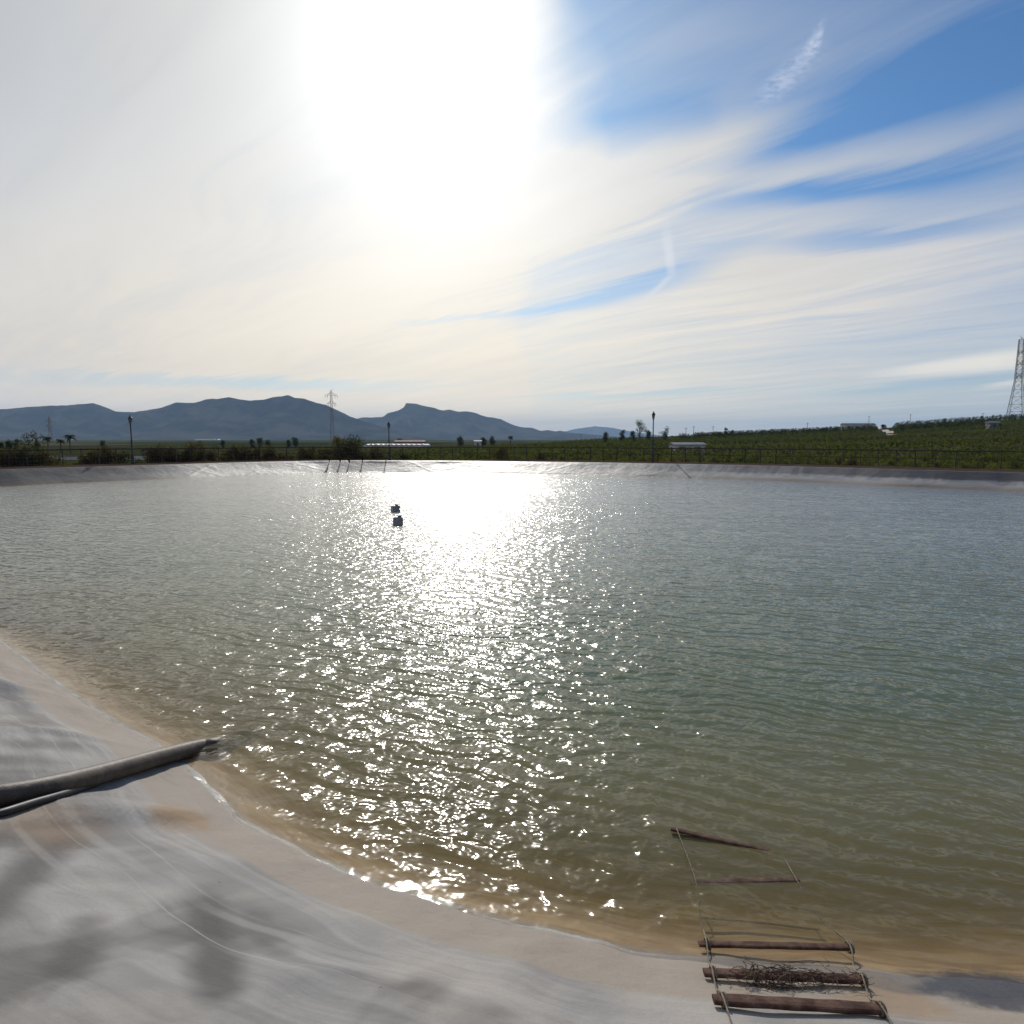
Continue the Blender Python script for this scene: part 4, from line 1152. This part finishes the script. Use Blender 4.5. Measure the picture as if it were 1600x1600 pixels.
for i in range(2, 6):   # lay it smooth, it bridges the dips of the sheet
    pts[i].z = max(pts[i].z, (pts[i - 1].z + pts[i + 1].z) / 2)
mb = MB(); mb.tube(smooth_path(pts), PR, 20); pipe = mb.build('pipe', M_pipe, None, True)
tag(pipe, 'thick dark grey plastic pipe running down the left bank into the water', 'pipe')
pts2 = []
for px, py in ((-200, 1330), (-80, 1291), (0, 1268), (50, 1253), (100, 1238), (150, 1222)):
    q = on_bank(px, py, 0.03); pts2.append(Vector((q.x, q.y, lz_at(q.x, q.y) + 0.020)))
mb = MB(); mb.tube(smooth_path(pts2), 0.021, 12); hose = mb.build('hose', M_iron, None, True)
tag(hose, 'thinner black hose lying against the underside of the thick pipe at the left edge', 'hose')

# ------------------------------------------------------------------ rope ladder on the right
M_rung = simple('ladder_wood', (0.060, 0.030, 0.022), (0.14, 0.082, 0.06), 14, 0.8, 0, 0.004, bscale=30, spec=0.15)
M_rope = simple('rope', (0.22, 0.18, 0.13), (0.12, 0.095, 0.07), 30, 0.85, 0, 0.003, bscale=120)
L1 = [((1103, 1478), (1325, 1490)), ((1112, 1520), (1346, 1530)), ((1128, 1563), (1374, 1576))]
rungs = []
for a, c in L1:
    r_ = []
    for q in (a, c):
        w_ = on_bank(q[0], q[1], 0.03); r_.append(Vector((w_.x, w_.y, max(lz_at(w_.x, w_.y), -0.02) + 0.028)))
    rungs.append(r_)
rungs.append([at_z(1087, 1379, -0.009), at_z(1243, 1375, -0.004)])
rungs.append([at_z(1057, 1297, 0.02), at_z(1222, 1334, -0.012)])
org = (rungs[0][0] + rungs[0][1]) / 2; org.z = lz_at(org.x, org.y)
lad = empty('rope_ladder', org)
tag(lad, 'old rope ladder with reddish wooden rungs lying down the right bank into the water', 'ladder')
for i, (a, c) in enumerate(rungs):
    dn = (c - a).normalized(); mb = MB(); a2, c2 = a - dn * 0.035, c + dn * 0.02
    r0 = (0.014, 0.017, 0.019, 0.016, 0.014)[i]
    # half-round slat: a wide flat tube with worn ends
    k_ = 14; cen = [a2.lerp(c2, s / (k_ - 1)) for s in range(k_)]
    side = dn.cross(Vector((0, 0, 1))).normalized(); upv = side.cross(dn).normalized()
    v = []; f = []; nn_ = 12
    for s, p in enumerate(cen):
        e = 0.86 if s in (0, k_ - 1) else 1.0
        for j in range(nn_):
            an = 2 * PI * j / nn_; ca, sa = math.cos(an), math.sin(an)
            ca = math.copysign(abs(ca) ** 0.6, ca); sa = math.copysign(abs(sa) ** 0.6, sa)
            jit = 1 + 0.05 * math.sin(s * 1.7 + i * 2.0)
            v.append(p - org + side * ca * r0 * 1.45 * e * jit + upv * sa * r0 * 0.62 * e * jit)
    for s in range(k_ - 1):
        for j in range(nn_): f.append((s * nn_ + j, s * nn_ + (j + 1) % nn_, (s + 1) * nn_ + (j + 1) % nn_, (s + 1) * nn_ + j))
    f.append(tuple(range(nn_ - 1, -1, -1))); f.append(tuple((k_ - 1) * nn_ + j for j in range(nn_)))
    mb.raw(v, f); rg_ = mb.build('rung', M_rung, lad, False)
up = Vector((0, 0, 0.024))
lr = on_bank(1146, 1612, 0.01); rr = on_bank(1400, 1612, 0.01); lr2 = on_bank(1165, 1680, 0.01); rr2 = on_bank(1440, 1680, 0.01)
for sd, far_, ends in ((0, 0.02, (lr, lr2)), (1, 0.015, (rr, rr2))):
    path = []
    for i in (4, 3, 0, 1, 2):
        if sd == 1 and i == 4: path.append(rungs[4][1] + Vector((0, 0, 0.0)) - org); continue
        path.append(rungs[i][sd] + up * (1 if i < 3 else 0.5) - org)
        if i == 3: mdl = rungs[3][sd].lerp(rungs[0][sd], 0.5); path.append(Vector((mdl.x, mdl.y, -0.035)) - org)
        if i in (0, 1):     # rope sags between the rungs
            nx = rungs[i + 1][sd]; mdl = (rungs[i][sd] + nx) / 2; path.append(Vector((mdl.x, mdl.y, max(lz_at(mdl.x, mdl.y), mdl.z - 0.05) + 0.012)) - org)
    for q in ends: path.append(Vector((q.x, q.y, lz_at(q.x, q.y) + 0.012)) - org)
    sp_ = smooth_path(path, 10)
    mb = MB(); mb.tube(sp_, 0.0040, 8); mb.build('rope', M_rope, lad, True)
    for i in range(3):
        c_ = rungs[i][sd] - org; mb = MB()
        ring = [c_ + Vector((0, math.cos(a) * 0.029, math.sin(a) * 0.023)) for a in np.linspace(0, 2 * PI, 17)]
        mb.tube(ring, 0.0042, 6, caps=False)
        ring = [q + Vector((0.014, 0, 0)) for q in ring]; mb.tube(ring, 0.0042, 6, caps=False)
        mb.build('knot', M_rope, lad, True)

# dried weed caught on the second rung
M_weed = simple('dry_weed', (0.07, 0.04, 0.03), (0.17, 0.11, 0.07), 20, 0.9)
g = random.Random(12); mb = MB(); a, c = rungs[1]; dn = (c - a).normalized()
for i in range(260):
    s = min(0.97, max(0.08, g.gauss(0.55, 0.22))); p0 = a.lerp(c, s) + Vector((0, g.gauss(-0.01, 0.022), g.uniform(-0.01, 0.035)))
    if g.random() < 0.25: p0 = a.lerp(c, g.uniform(0.25, 0.50)) + Vector((0, g.gauss(-0.045, 0.018), -0.015))
    q = p0.copy(); path = [q.copy()]; an = g.uniform(0, 2 * PI); ez = g.uniform(-.3, .4)
    for _ in range(5):
        an += g.uniform(-0.9, 0.9); q = q + Vector((math.cos(an) * 0.9, math.sin(an) * 0.45, ez)).normalized() * g.uniform(0.008, 0.022)
        q.z = max(q.z, lz_at(q.x, q.y) + 0.003) if _ == 4 else q.z; path.append(q.copy()); ez = g.uniform(-.5, .3)
    mb.tube([p - a for p in path], [0.0022, 0.0020, 0.0018, 0.0015, 0.0011, 0.0006], 4)
wd = mb.build('dry_weed', M_weed); wd.location = a
tag(wd, 'tangle of dried brown roots caught on the second rung of the rope ladder', 'weed')

# ------------------------------------------------------------------ air
m, nb, o = new_mat('haze'); pv = nb.n('ShaderNodeVolumePrincipled')
pv.inputs['Color'].default_value = (0.48, 0.70, 1.0, 1); pv.inputs['Density'].default_value = 8.0e-5; pv.inputs['Anisotropy'].default_value = 0.0
nb.link(pv.outputs[0], o.inputs['Volume'])
mb = MB(); mb.box((0, 8000, 215), (30000, 20000, 445)); hz = mb.build('haze', m); tag(hz, kind='stuff')
